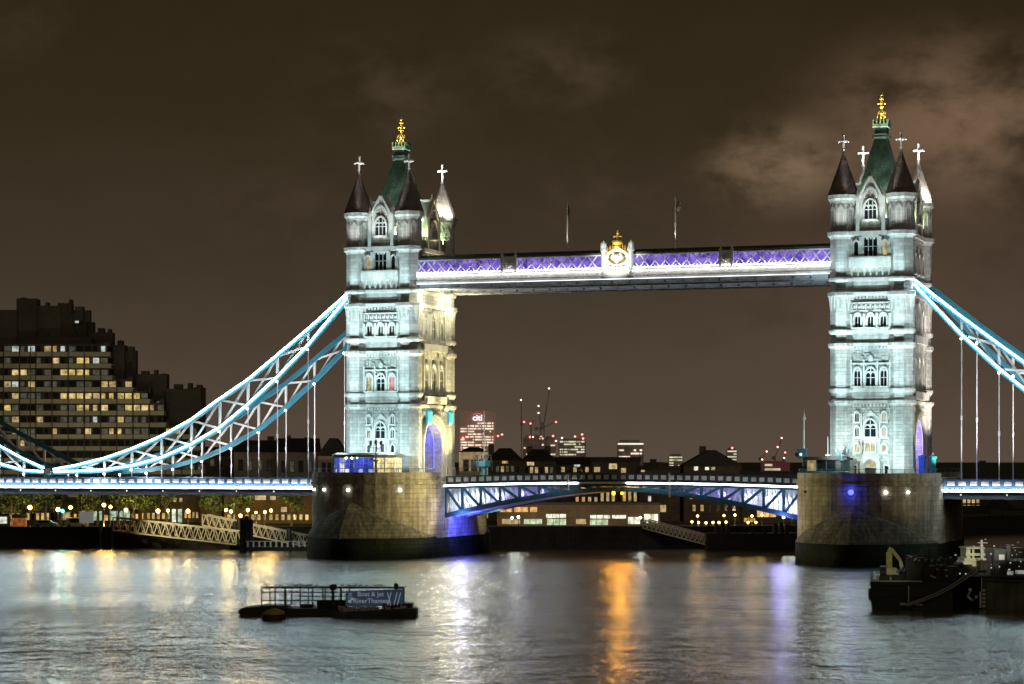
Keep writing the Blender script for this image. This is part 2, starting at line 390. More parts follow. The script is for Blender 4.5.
def window(parent, face, u, z, w, h, lights=1, glass=None, arch=True, s=0.26, d=0.0, transom=None, name='window'):
    """pointed or square window: stone surround, mullions, sill; pane as sub-part"""
    X = FM[face]; mb = MB(X)
    inn = outline(w, h, arch); out = outline(w + 2 * s, h + s * 1.15, arch)
    ring_mesh(mb, inn, out, d, d + 0.42, u, z)
    mb.box(u - w / 2 - s * 1.3, u + w / 2 + s * 1.3, d, d + 0.55, z - 0.28, z - 0.002)
    for i in range(1, lights):
        x = u - w / 2 + w * i / lights; hh = h - (0.62 * w * abs(2 * i / lights - 1) ** 2 if arch else 0) - (0.05 if arch else 0)
        mb.box(x - 0.05, x + 0.05, d + 0.04, d + 0.30, z, z + hh)
    if transom: mb.box(u - w / 2, u + w / 2, d + 0.04, d + 0.28, z + transom - 0.045, z + transom + 0.045)
    if arch and lights > 1:
        for i in range(lights):   # little lancet heads
            x0 = u - w / 2 + w * i / lights; lw = w / lights; zt = z + h - 0.62 * w - 0.1
            mb.add([(x0, d + 0.2, zt + 0.45), (x0 + lw / 2, d + 0.2, zt + 0.55), (x0 + lw, d + 0.2, zt + 0.45), (x0 + lw, d + 0.2, zt - 0.1), (x0 + lw * 0.75, d + 0.2, zt + 0.2), (x0 + lw / 2, d + 0.2, zt + 0.35), (x0 + lw * 0.25, d + 0.2, zt + 0.2), (x0, d + 0.2, zt - 0.1)], [(0, 1, 5, 6, 7), (1, 2, 3, 4, 5)])
    wnd = mb.build(name, TRIM, parent)
    pm = MB(X); pts = inn; pm.add([(u + x, d + 0.03, z + zz) for x, zz in pts], [tuple(range(len(pts)))])
    pm.build('pane', glass or GLASS, wnd)
    return wnd

def cross(mb, x, y, z, h, t=0.16):
    w = h * 0.25
    mb.lathe(x, y, [(z, t * 2.2), (z + h * .08, t * 1.2), (z + h * .2, t), (z + h * .24, t * 2.0), (z + h * .30, t)], 6, 0)
    mb.box(x - t, x + t, y - t, y + t, z + h * .28, z + h)
    zc = z + h * .66
    mb.box(x - w, x + w, y - t * .9, y + t * .9, zc - t, zc + t)
    mb.box(x - t * .9, x + t * .9, y - w, y + w, zc - t * .96, zc + t * .96)
    for sx, sy in ((1, 0), (-1, 0), (0, 1), (0, -1)):
        mb.ball((x + sx * w, y + sy * w, zc), t * 1.7, n=6, m=4)
    mb.ball((x, y, z + h), t * 1.8, n=6, m=4)

TURRET = [(0, 2.15), (1.2, 2.15), (1.5, 1.98), (11.0, 1.95), (11.3, 2.0), (11.55, 2.3), (11.95, 2.3), (12.25, 1.86), (13.1, 1.82), (13.35, 2.08), (13.65, 2.16), (13.85, 2.16), (14.05, 1.98), (14.8, 1.95),
          (19.8, 1.95), (20.1, 2.0), (20.4, 2.28), (20.85, 2.28), (21.1, 1.86), (22.2, 1.82), (22.45, 2.08), (22.7, 2.2), (22.95, 2.2), (23.15, 1.98), (26.4, 1.95), (27.6, 2.0), (28.0, 2.15), (28.25, 2.34), (28.75, 2.34), (29.0, 1.86),
          (30.3, 1.84), (30.55, 2.1), (30.75, 2.22), (31.0, 2.22), (31.25, 1.96), (37.0, 1.94), (37.3, 2.05), (37.6, 2.34), (38.15, 2.4), (38.3, 2.02), (38.9, 1.96), (42.6, 1.94), (43.0, 2.05), (43.35, 2.28), (43.9, 2.34)]
SPIRE = [(43.9, 2.42), (44.15, 2.25), (46.0, 1.66), (48.5, 0.78), (50.2, 0.26), (50.6, 0.20)]

def make_tower(label, X, windows_lit, side):
    T = thing('bridge_tower', label, 'tower', (X, 0, ZB), 0, 'towers of the bridge')
    # ---- walls, one mesh a storey ; lower storey is pierced by the road arch
    arc = [(-4.3 * cos(a), 4.6 + 4.5 * sin(a) ** 0.9) for a in [pi * i / 16 for i in range(17)]]
    poly = [(-AD, 0), (-4.3, 0)] + arc[0:1] + arc[1:] + [(4.3, 0), (AD, 0), (AD, 11.9), (-AD, 11.9)]
    poly = [(-AD, 0), (-4.3, 0)] + arc + [(4.3, 0), (AD, 0), (AD, 11.9), (-AD, 11.9)]
    MB().prism(poly, 'x', -AW, AW).build('storey_wall', RUST, T)
    m = MB().box(-AW, AW, -AD, AD, 11.902, 20.8); m.build('storey_wall', STONE, T)
    m = MB().box(-AW, AW, -AD, AD, 20.802, 28.7); m.build('storey_wall', STONE, T)
    m = MB().box(-AW, AW, -AD, AD, 28.702, 38.1); m.build('storey_wall', STONE, T)
    # ---- string courses between the turrets
    c = MB()
    for z0, z1, d in ((11.5, 11.98, .32), (13.3, 13.85, .22), (20.4, 20.86, .30), (22.4, 22.95, .26), (28.2, 28.76, .36), (30.5, 31.0, .28), (37.5, 38.2, .42)):
        c.box(-TX, TX, -AD - d, AD + d, z0, z1); c.box(-AW - d, AW + d, -TY, TY, z0 + .003, z1 - .003)
    for z0, d in ((11.0, .16), (19.9, .16), (27.7, .2), (36.9, .2)):   # dentil blocks under each course
        for i in range(13):
            u = -3.3 + 6.6 * i / 12
            for f in FM:
                X_ = FM[f]; sv = c.xf; c.xf = X_; c.box(u * (1.0 if f in ('front', 'back') else 1.6) - .13, u * (1.0 if f in ('front', 'back') else 1.6) + .13, 0, d, z0, z0 + .45); c.xf = sv
    c.build('string_course', TRIM, T)
    # ---- corner turrets
    for sx in (-1, 1):
        for sy in (-1, 1):
            t = MB().lathe(sx * TX, sy * TY, TURRET); tu = t.build('turret', STONE, T)
            t = MB()   # blind tracery on the upper octagon and hanging dags on the third storey
            for i in range(8):
                a = 2 * pi * i / 8; ca, sa = cos(a), sin(a)
                def P(r, u, z): return (sx * TX + r * ca - u * sa, sy * TY + r * sa + u * ca, z)
                for u0 in (-.38, .38):
                    t.add([P(2.03, u0 - .07, 38.9), P(2.03, u0 + .07, 38.9), P(2.03, u0 + .07, 41.6), P(2.03, u0 - .07, 41.6), P(1.9, u0 - .07, 38.9), P(1.9, u0 + .07, 38.9), P(1.9, u0 + .07, 41.6), P(1.9, u0 - .07, 41.6)],
                          [(0, 1, 2, 3), (0, 4, 7, 3), (1, 5, 6, 2), (3, 2, 6, 7)])
                t.add([P(2.06, -.6, 41.6), P(2.06, .6, 41.6), P(2.06, 0, 42.5), P(1.9, -.6, 41.6), P(1.9, .6, 41.6), P(1.9, 0, 42.5)], [(0, 1, 2), (0, 3, 5, 2), (1, 4, 5, 2)])
                for u0 in (-.42, .42):
                    t.add([P(2.22, u0 - .34, 28.2), P(2.22, u0 + .34, 28.2), P(1.98, u0, 25.6), P(1.9, u0 - .34, 28.2), P(1.9, u0 + .34, 28.2)], [(0, 1, 2), (0, 3, 2), (1, 4, 2)])
            t.build('tracery', TRIM, tu)
            sp = MB().lathe(sx * TX, sy * TY, SPIRE).build('spire', SLATE, tu)
            t = MB(); cross(t, sx * TX, sy * TY, 50.4, 3.0, .125); t.build('cross_finial', TRIM, tu)
    # ---- parapet between turrets
    p = MB()
    for f in ('front', 'back', 'left', 'right'):
        p.xf = FM[f]; hw = 2.85 if f in ('front', 'back') else 6.0
        p.box(-hw, hw, -.25, .15, 38.2, 39.5)
        nme = 5 if hw < 4 else 9
        for i in range(nme):
            u = -hw + hw * 2 * (i + .5) / nme; p.box(u - hw / nme * .58, u + hw / nme * .58, -.25, .15, 39.503, 40.15)
    p.build('battlement', DIRTY, T)
    # ---- main roof, lantern and gilded finial
    r = MB()
    def rect(a, b, z): return [(-a, -b, z), (a, -b, z), (a, b, z), (-a, b, z)]
    r.loft([rect(4.3, 7.0, 38.4), rect(3.7, 5.9, 40.5), rect(2.5, 3.7, 46.5), rect(1.3, 1.6, 52.0), rect(1.0, 1.1, 53.4)])
    r.box(-AW + .3, AW - .3, -AD + .3, AD - .3, 38.1, 38.38)
    r.build('roof', COPPER, T)
    l = MB(); l.loft([rect(1.0, 1.1, 53.402), rect(1.25, 1.3, 53.7), rect(1.25, 1.3, 54.0), rect(.95, 1.0, 54.1), rect(.92, .97, 55.2), rect(1.2, 1.25, 55.4), rect(1.2, 1.25, 55.8), rect(.8, .8, 56.1)])
    for i in range(5):
        u = -1.1 + 2.2 * i / 4
        for q in ((u, -1.15), (u, 1.15), (-1.1, u), (1.1, u)): l.box(q[0] - .1, q[0] + .1, q[1] - .1, q[1] + .1, 55.803, 56.5)
    l.build('lantern', COPPER, T)
    l = MB()
    for z in (54.0, 55.2):
        for yy in (-1.2, 1.2): l.box(-1.1, 1.1, yy - .08, yy + .08, z + .05, z + .16)
        for xx in (-1.16, 1.16): l.box(xx - .08, xx + .08, -1.1, 1.1, z + .053, z + .157)
    l.build('lantern_trim', mat('pale_lead_trim', (0.45, 0.6, 0.6), 0.5, var=.1), T)
    f = MB().lathe(0, 0, [(56.0, .7), (56.4, .72), (56.6, .45), (57.1, .25), (57.5, .5), (57.7, .2), (58.3, .14), (58.6, .36), (58.8, .2), (59.6, .15), (59.8, .36), (60.0, .36), (60.2, .12), (60.9, .05)], 8)
    for i in range(8):
        a = i * pi / 4; f.tube([(.6 * cos(a), .6 * sin(a), 56.4), (.8 * cos(a), .8 * sin(a), 56.9), (.55 * cos(a), .55 * sin(a), 57.7), (.15 * cos(a), .15 * sin(a), 58.1)], .08, 4)
    for i in range(4):
        a = i * pi / 2; f.ball((.5 * cos(a), .5 * sin(a), 59.1), .2, n=6, m=4)
    f.ball((0, 0, 60.4), .28, n=8, m=5)
    f.build('gilded_finial', GOLD, T)
    # ---- dormer gables
    for fc in ('front', 'back', 'left', 'right'):
        X_ = FM[fc]; gb = MB(X_)
        hw = 2.0 if fc in ('front', 'back') else 2.6
        pol = [(-hw, 38.2), (hw, 38.2), (hw, 43.2), (hw - .15, 43.4), (.35, 46.3), (.25, 46.7), (-.25, 46.7), (-.35, 46.3), (-hw + .15, 43.4), (-hw, 43.2)]
        gb.prism(pol, 'y', -3.2, .08)
        for s_ in (-1, 1):
            gb.box(s_ * hw - .28, s_ * hw + .28, -.3, .4, 38.2, 43.6)
            gb.lathe(s_ * hw, .05, [(43.6, .36), (43.9, .3), (45.0, .03)], 6, 0)
            gb.beam((s_ * hw * .95, .2, 43.3), (s_ * .1, .2, 46.6), .42, .3, (0, 1, 0))
        gb.lathe(0, 0, [(46.6, .22), (46.9, .3), (47.2, .12), (47.7, .04)], 6, 0)
        ga = gb.build('dormer_gable', TRIM, T)
        window(ga, fc, 0, 40.0, 1.9 if hw < 2.3 else 2.4, 3.0, 3, windows_lit.get('gable'), True, .22, .10, 1.5)
        g2 = MB(X_); ring_mesh(g2, outline(1.6, 1.3, True), outline(2.3, 1.75, True), .1, .38, 0, 43.3)
        g2.box(-.08, .08, .1, .3, 43.3, 44.5); g2.box(-.7, .7, .1, .3, 43.28, 43.42)
        g2.build('tympanum_tracery', TRIM, ga)
    # ---- river faces
    for fc in ('front', 'back'):
        L_ = (lambda k: windows_lit.get(k)) if fc == 'front' else (lambda k: None)
        X_ = FM[fc]
        b = MB(X_); b.prism([(-1.35, 0), (1.35, 0), (1.35, 9.4), (.9, 9.6), (0, 10.5), (-.9, 9.6), (-1.35, 9.4)], 'y', 0, .22)
        for s_ in (-1, 1):
            b.box(s_ * 1.42 - .14, s_ * 1.42 + .14, .05, .42, 3.7, 9.9); b.lathe(s_ * 1.42, .2, [(9.9, .2), (10.6, .02)], 4, 0)
        b.box(-2.8, 2.8, 0, .3, 3.62, 3.86); b.box(-2.8, 2.8, 0, .26, 6.05, 6.26)
        bay = b.build('window_bay', TRIM, T)
        rnd = random.Random(5 if fc == 'front' else 9)
        q = MB(X_)
        for k in range(24):
            zz = .4 + k * .44
            for u0 in (-2.85, -1.18, 1.18, 2.85):
                if rnd.random() < .7:
                    w_ = rnd.uniform(.2, .48); q.box(u0 - w_, u0 + w_, 0, rnd.uniform(.06, .17), zz, zz + .36)
        for lvl, n_ in ((16.9, 6), (18.1, 5), (26.0, 4), (34.8, 0)):
            for k in range(n_):
                for j in range(12):
                    if rnd.random() < .5: u0 = -3.1 + j * .56; q.box(u0 - .25, u0 + .25, 0, rnd.uniform(.05, .14), lvl + k * .42, lvl + k * .42 + .34)
        q.build('rusticated_blocks', mat('rock_faced_stone', (0.44, 0.435, 0.41), .85, var=.3, scale=1.5, bump=.06, bscale=3), T)
        for s_ in (-1, 1):
            for z, h, k in ((8.7, 1.45, 'a'), (6.4, 1.5, 'b'), (4.0, 1.25, 'c')):
                window(T, fc, s_ * 2.12, z, .62, h, 2 if h > 1.4 else 1, L_(k + ('l' if s_ < 0 else 'r')), True, .24)
            window(T, fc, s_ * 2.5, .15, .62, 1.7, 1, L_('dl' if s_ < 0 else 'dr'), False, .2)
        window(T, fc, 0, 6.35, 1.75, 2.6, 2, L_('main'), True, .3, .24, 1.25)
        window(T, fc, 0, 4.05, 1.5, 1.35, 2, L_('low'), False, .2, .24)
        # doorway
        dm = MB(X_); ring_mesh(dm, outline(1.9, 2.9, True, pointed=.8), outline(3.1, 3.65, True, pointed=.8), .2, .6, 0, 0)
        ring_mesh(dm, outline(1.7, 2.8, True, pointed=.8), outline(1.9, 2.9, True, pointed=.8), .2, .42, 0, 0)
        dm.box(-.92, .92, .23, .4, 1.52, 1.72)
        dw = dm.build('doorway', TRIM, T)
        pm = MB(X_); pm.box(-.9, .9, .222, .30, 0, 1.5); pm.build('door', mat('oak_door', (.06, .03, .018), .6, var=.3), dw)
        pm = MB(X_); o_ = outline(1.7, 2.8, True, pointed=.8); pm.add([(x, .235, max(z, 1.72)) for x, z in o_], [tuple(range(len(o_)))]); pm.build('fanlight', L_('fan') or GLASS, dw)
        # second storey: three windows and blind label moulds
        for u0, w_, n_, k in ((-2.05, .95, 2, 'sl'), (0, 1.45, 2, 'sm'), (2.05, .95, 2, 'sr')):
            window(T, fc, u0, 14.2, w_, 2.75, n_, L_(k), True, .26, 0, 1.3)
        e = MB(X_)
        e.box(-3.2, 3.2, 0, .3, 17.55, 17.8)
        for u0 in (-3.0, -1.05, 1.05, 3.0): e.box(u0 - .12, u0 + .12, 0, .34, 14.0, 18.3); e.lathe(u0, .18, [(18.3, .17), (18.9, .02)], 4, 0)
        e.prism([(-.35, 18.0), (.35, 18.0), (.35, 18.7), (0, 19.1), (-.35, 18.7)], 'y', 0, .35)
        e.build('carved_tablework', TRIM, T); e = MB(X_)
        # third storey: three lancets under a machicolated table
        e.box(-3.2, 3.2, 0, .28, 25.75, 25.98); e.box(-3.2, 3.2, 0, .34, 27.0, 27.2)
        for i in range(9):
            u0 = -2.9 + 5.8 * i / 8; e.box(u0 - .1, u0 + .1, 0, .4, 26.1, 26.9); e.box(u0 + .2, u0 + .5, 0, .2, 26.2, 26.6)
        for u0 in (-3.0, -1.0, 1.0, 3.0): e.box(u0 - .2, u0 + .2, 0, .42, 23.0, 25.4); e.lathe(u0, .2, [(25.4, .26), (26.0, .02)], 4, 0)
        e.build('carved_tablework', TRIM, T); e = MB(X_)
        # fourth storey: balcony
        e.box(-3.3, 3.3, 0, .9, 32.6, 32.95); e.box(-3.3, 3.3, .6, .9, 32.952, 34.2)
        for i in range(14): u0 = -3.1 + 6.2 * i / 13; e.box(u0 - .1, u0 + .1, .9, 1.0, 33.1, 34.0)
        for i in range(7): u0 = -2.9 + 5.8 * i / 6; e.prism([(u0 - .3, 32.6), (u0 + .3, 32.6), (u0, 31.2)], 'y', 0, .7)
        for s_ in (-1, 1):
            e.box(s_ * 1.55 - .2, s_ * 1.55 + .2, 0, .5, 34.0, 37.3); e.lathe(s_ * 1.55, .25, [(37.3, .3), (37.5, .2)], 4, 0)
            e.box(s_ * 2.95 - .14, s_ * 2.95 + .14, 0, .4, 34.0, 37.0)
        e.build('carved_tablework', TRIM, T)
        for u0, k in ((-2.0, 'tl'), (0, 'tm'), (2.0, 'tr')): window(T, fc, u0, 23.3, .85, 2.0, 2, L_(k), True, .3)
        window(T, fc, 0, 34.3, 2.1, 2.9, 3, L_('top'), False, .25, 0, 1.5)
        for s_ in (-1, 1): window(T, fc, s_ * 2.25, 34.4, .7, 2.2, 1, L_('topr') if s_ > 0 else L_('topl'), True, .24)
    # ---- road faces with the great arch
    for fc in ('right', 'left'):
        X_ = FM[fc]; a = MB(X_)
        def arcpts(w, h0, rise): return [(-w, 0)] + [(-w * cos(pi * i / 16), h0 + rise * sin(pi * i / 16) ** .9) for i in range(17)] + [(w, 0)]
        for j, (w0, w1, dd) in enumerate(((4.3, 4.75, .25), (4.75, 5.2, .5), (5.2, 5.6, .75))):
            ring_mesh(a, arcpts(w0, 4.6, w0 + .2), arcpts(w1, 4.6, w1 + .2), 0, dd, 0, 0)
        for i in range(12): u0 = -4.4 + 8.8 * i / 11; a.box(u0 - .2, u0 + .2, 0, .3, 10.2, 10.9)
        a.build('archivolt', TRIM, T)
        rg = MB(X_)
        for dd in (-1.2, -3.6): ring_mesh(rg, arcpts(3.95, 4.6, 4.15), arcpts(4.12, 4.6, 4.32), dd - .12, dd, 0, 0)
        rg.build('arch_light_ring', mat('blue_arch_ring' if side == 1 else 'violet_arch_ring', (.2, .2, .5), .4, var=0, emit=(.16, .20, 1.0) if side == 1 else (.5, .42, 1.0), es=1.3, sample=False), T)
        e = MB(X_); e.box(-5.4, 5.4, 0, 1.0, 12.2, 12.6); e.box(-5.4, 5.4, .75, 1.0, 12.602, 13.4)
        e.box(-5.4, 5.4, 0, .8, 21.0, 21.3); e.box(-5.4, 5.4, .6, .8, 21.302, 22.2)
        for i in range(8): u0 = -5 + 10 * i / 7; e.prism([(u0 - .35, 21.0), (u0 + .35, 21.0), (u0, 19.6)], 'y', 0, .6)
        for u0 in (-5.0, -1.75, 1.75, 5.0): e.box(u0 - .22, u0 + .22, 0, .6, 13.5, 20.0); e.lathe(u0, .3, [(20.0, .34), (21.0, .02)], 4, 0); e.box(u0 - .2, u0 + .2, 0, .5, 22.3, 27.2)
        e.build('balcony', TRIM, T)
        for u0, w_ in ((-3.4, 1.6), (0, 2.2), (3.4, 1.6)):
            window(T, fc, u0, 14.0, w_, 4.6, 2, windows_lit.get('road'), True, .3, 0, 2.2)
        window(T, fc, 0, 22.4, 2.2, 5.0, 2, windows_lit.get('road2'), True, .35, 0, 2.4)
        for u0 in (-3.6, 3.6): window(T, fc, u0, 22.6, 1.2, 3.6, 2, None, True, .3, 0, 1.8)
        for u0 in (-3.3, 0, 3.3): window(T, fc, u0, 32.0, 1.1, 3.0, 2, None, True, .25, 0, 1.5)
        if not (side == 1 and fc == 'right'): continue
        ln = MB(X_)
        for s_ in (-1, 1):
            ln.lathe(s_ * 4.9, 1.4, [(8.6, .12), (8.9, .4), (9.1, .5), (10.8, .6), (11.0, .45), (11.4, .08)], 6, 0)
            ln.box(s_ * 4.9 - .08, s_ * 4.9 + .08, 0, 1.2, 10.85, 10.98)
        ln.build('wall_lantern', mat('teal_lantern_glass', (.05, .30, .38), .4, var=.1, emit=(.06, .45, .6), es=.35, sample=False), T)
    return T

litL = {'bl': LITDIM, 'sr': LITRED, 'sl': LITDIM, 'gable': GLASS, 'road': GLASS, 'topl': LITDIM}
litR = {'ar': LITDIM, 'br': LITWARM, 'cr': LITWARM, 'low': LITDIM, 'fan': LITDIM, 'topr': LITWARM, 'cl': LITDIM}
make_tower('stone tower left of the channel, its road arch glowing blue above the glass kiosk', -41, litL, 1)
make_tower('stone tower right of the channel, a lit doorway lamp at its foot', 41, litR, 2)

# ================================================================== PIERS
def stadium(r, half, n=18, cx=0, nose=0.0):
    pts = []
    for i in range(n + 1):
        a = pi + pi * i / n; pts.append((cx + r * cos(a), -half + r * sin(a) * (1 + nose)))
    for i in range(n + 1):
        a = pi * i / n; pts.append((cx + r * cos(a), half + r * sin(a) * (1 + nose)))
    return pts
def make_pier(X, label, lamps):
    P = thing('bridge_pier', label, 'pier', (X, 0, 0), 0, 'piers of the bridge')
    m = MB(); m.loft([[(x * k, y * k2, z) for x, y in stadium(11.0, 10)] for z, k, k2 in ((3.2, 1.004, 1.002), (12.0, 1.0, 1.0), (12.02, 1.02, 1.012), (12.35, 1.02, 1.012), (12.37, 1.0, 1.0), (ZB - .02, 1.0, 1.0))])
    m.build('masonry_shaft', PIERST, P)
    m = MB(); m.loft([[(x * k, y * k2, z) for x, y in stadium(11.0, 10)] for z, k, k2 in ((-2.5, 1.02, 1.015), (3.198, 1.008, 1.004))]); m.build('tidal_base', TIDE, P, True)
    # parapet and coping round the edge
    mm_ = {-1: MB(), 1: MB()}; out = stadium(11.05, 10); inn = stadium(10.5, 10); n = len(out)
    for i in range(n):
        j = (i + 1) % n
        if abs(out[i][1]) <= 10.01 and abs(out[j][1]) <= 10.01: continue
        m = mm_[-1 if out[i][1] + out[j][1] < 0 else 1]
        a, b, c, d = out[i], out[j], inn[j], inn[i]
        m.loft([[(a[0], a[1], ZB - .018), (b[0], b[1], ZB - .018), (c[0], c[1], ZB - .018), (d[0], d[1], ZB - .018)], [(a[0], a[1], ZB + .75), (b[0], b[1], ZB + .75), (c[0], c[1], ZB + .75), (d[0], d[1], ZB + .75)]])
    for m in mm_.values(): m.build('parapet', DIRTY, P)
    # pointed starlings with their sloping stone hoods
    for sg in (-1, 1):
        m = MB(); ap = (0, -20.9, 9.0); tip = (0, -27.3, 3.4); ring = []; ring_l = []
        pts = []
        for i in range(9):
            t = i / 8; pts.append((-11.1 * (1 - t) ** 1.0 if t < 1 else 0, -11.5 - 15.8 * sin(t * pi / 2) ** 1.0 * (t ** .15 if t > 0 else 0)))
        half = [(-10.95 * cos(t * pi / 2) ** .86 if t < 1 else 0, -11.0 - 15.2 * t ** .8) for t in [i / 8 for i in range(9)]]
        full = half + [(-x, y) for x, y in reversed(half[:-1])]
        base = [(x, y * sg * -1 if sg > 0 else y, 3.4) for x, y in full]
        low = [(x, y * sg * -1 if sg > 0 else y, -2.5) for x, y in full]
        # the hood swells up from the outline to the shaft in a rounded half dome
        rings = [base]
        for q_ in (.12, .26, .42, .6, .8, 1.0):
            rr = []
            for i, (x, y) in enumerate(full):
                a = atan2(y + 10, x) if y < -10 else atan2(-.001, x)
                cx_, cy_ = 10.7 * cos(a), -10 + 10.7 * sin(a)
                t = max(0.0, 1 - abs(x) / 11.0); zt = 3.5 + 5.6 * t ** .62
                px_, py_ = x + (cx_ - x) * q_, y + (cy_ - y) * q_
                rr.append((px_, py_ * (1 if sg < 0 else -1), 3.4 + (zt - 3.4) * sin(q_ * pi / 2) ** .85))
            rings.append(rr)
        m.loft(rings, cap=False)
        m.build('starling_hood', mat('stained_hood_stone', (.12, .11, .08), .9, spec=.2, var=.5, scale=.4, bump=.12, bscale=1.5, brick=(1.4, .6, .04, .5), streak=.5), P)
        m = MB(); m.loft([low, [(x, y, 3.395) for x, y, z in base]]); m.build('starling_base', TIDE, P, True)
    for (ang, z, mt, r) in lamps:
        a = radians(ang); lx, ly = 11.02 * cos(a), -10 + 11.02 * sin(a)
        lb = MB().lathe(0, 0, [(-.3, r * .8), (0, r), (.25, r)], 8); v = [(lx + p[2] * cos(a) - p[0] * sin(a), ly + p[2] * sin(a) + p[0] * cos(a), z + p[1]) for p in lb.v]; lb.v = v
        lb.build('port_light', mt, P)
        if mt is BBULB: point('port_glow', (lx + .9 * cos(a), ly + .9 * sin(a), z), 190, (.05, .07, 1), .2, P)
    # railings
    m = MB(); st = [p for p in stadium(10.8, 10)]
    for i in range(len(st)):
        j = (i + 1) % len(st)
        if abs(st[i][1]) <= 10.01 and abs(st[j][1]) <= 10.01: continue
        m.tube([(st[i][0], st[i][1], ZB + 1.35), (st[j][0], st[j][1], ZB + 1.35)], .04, 4); m.tube([(st[i][0], st[i][1], ZB + .74), (st[i][0], st[i][1], ZB + 1.4)], .045, 4)
    m.build('railing', TEAL, P)
    return P
make_pier(-41, 'round nosed granite pier under the left tower, its side washed blue', [(221, 11.1, WBULB, .13), (240, 11.1, WBULB, .15), (266.5, 11.1, WBULB, .18), (311, 11.1, WBULB, .2)])
make_pier(41, 'round nosed granite pier under the right tower with one blue port light', [(267, 11.1, BBULB, .42), (294, 11.1, WBULB, .2), (312.6, 11.1, WBULB, .15), (220.7, 11.1, GLASS, .2)])

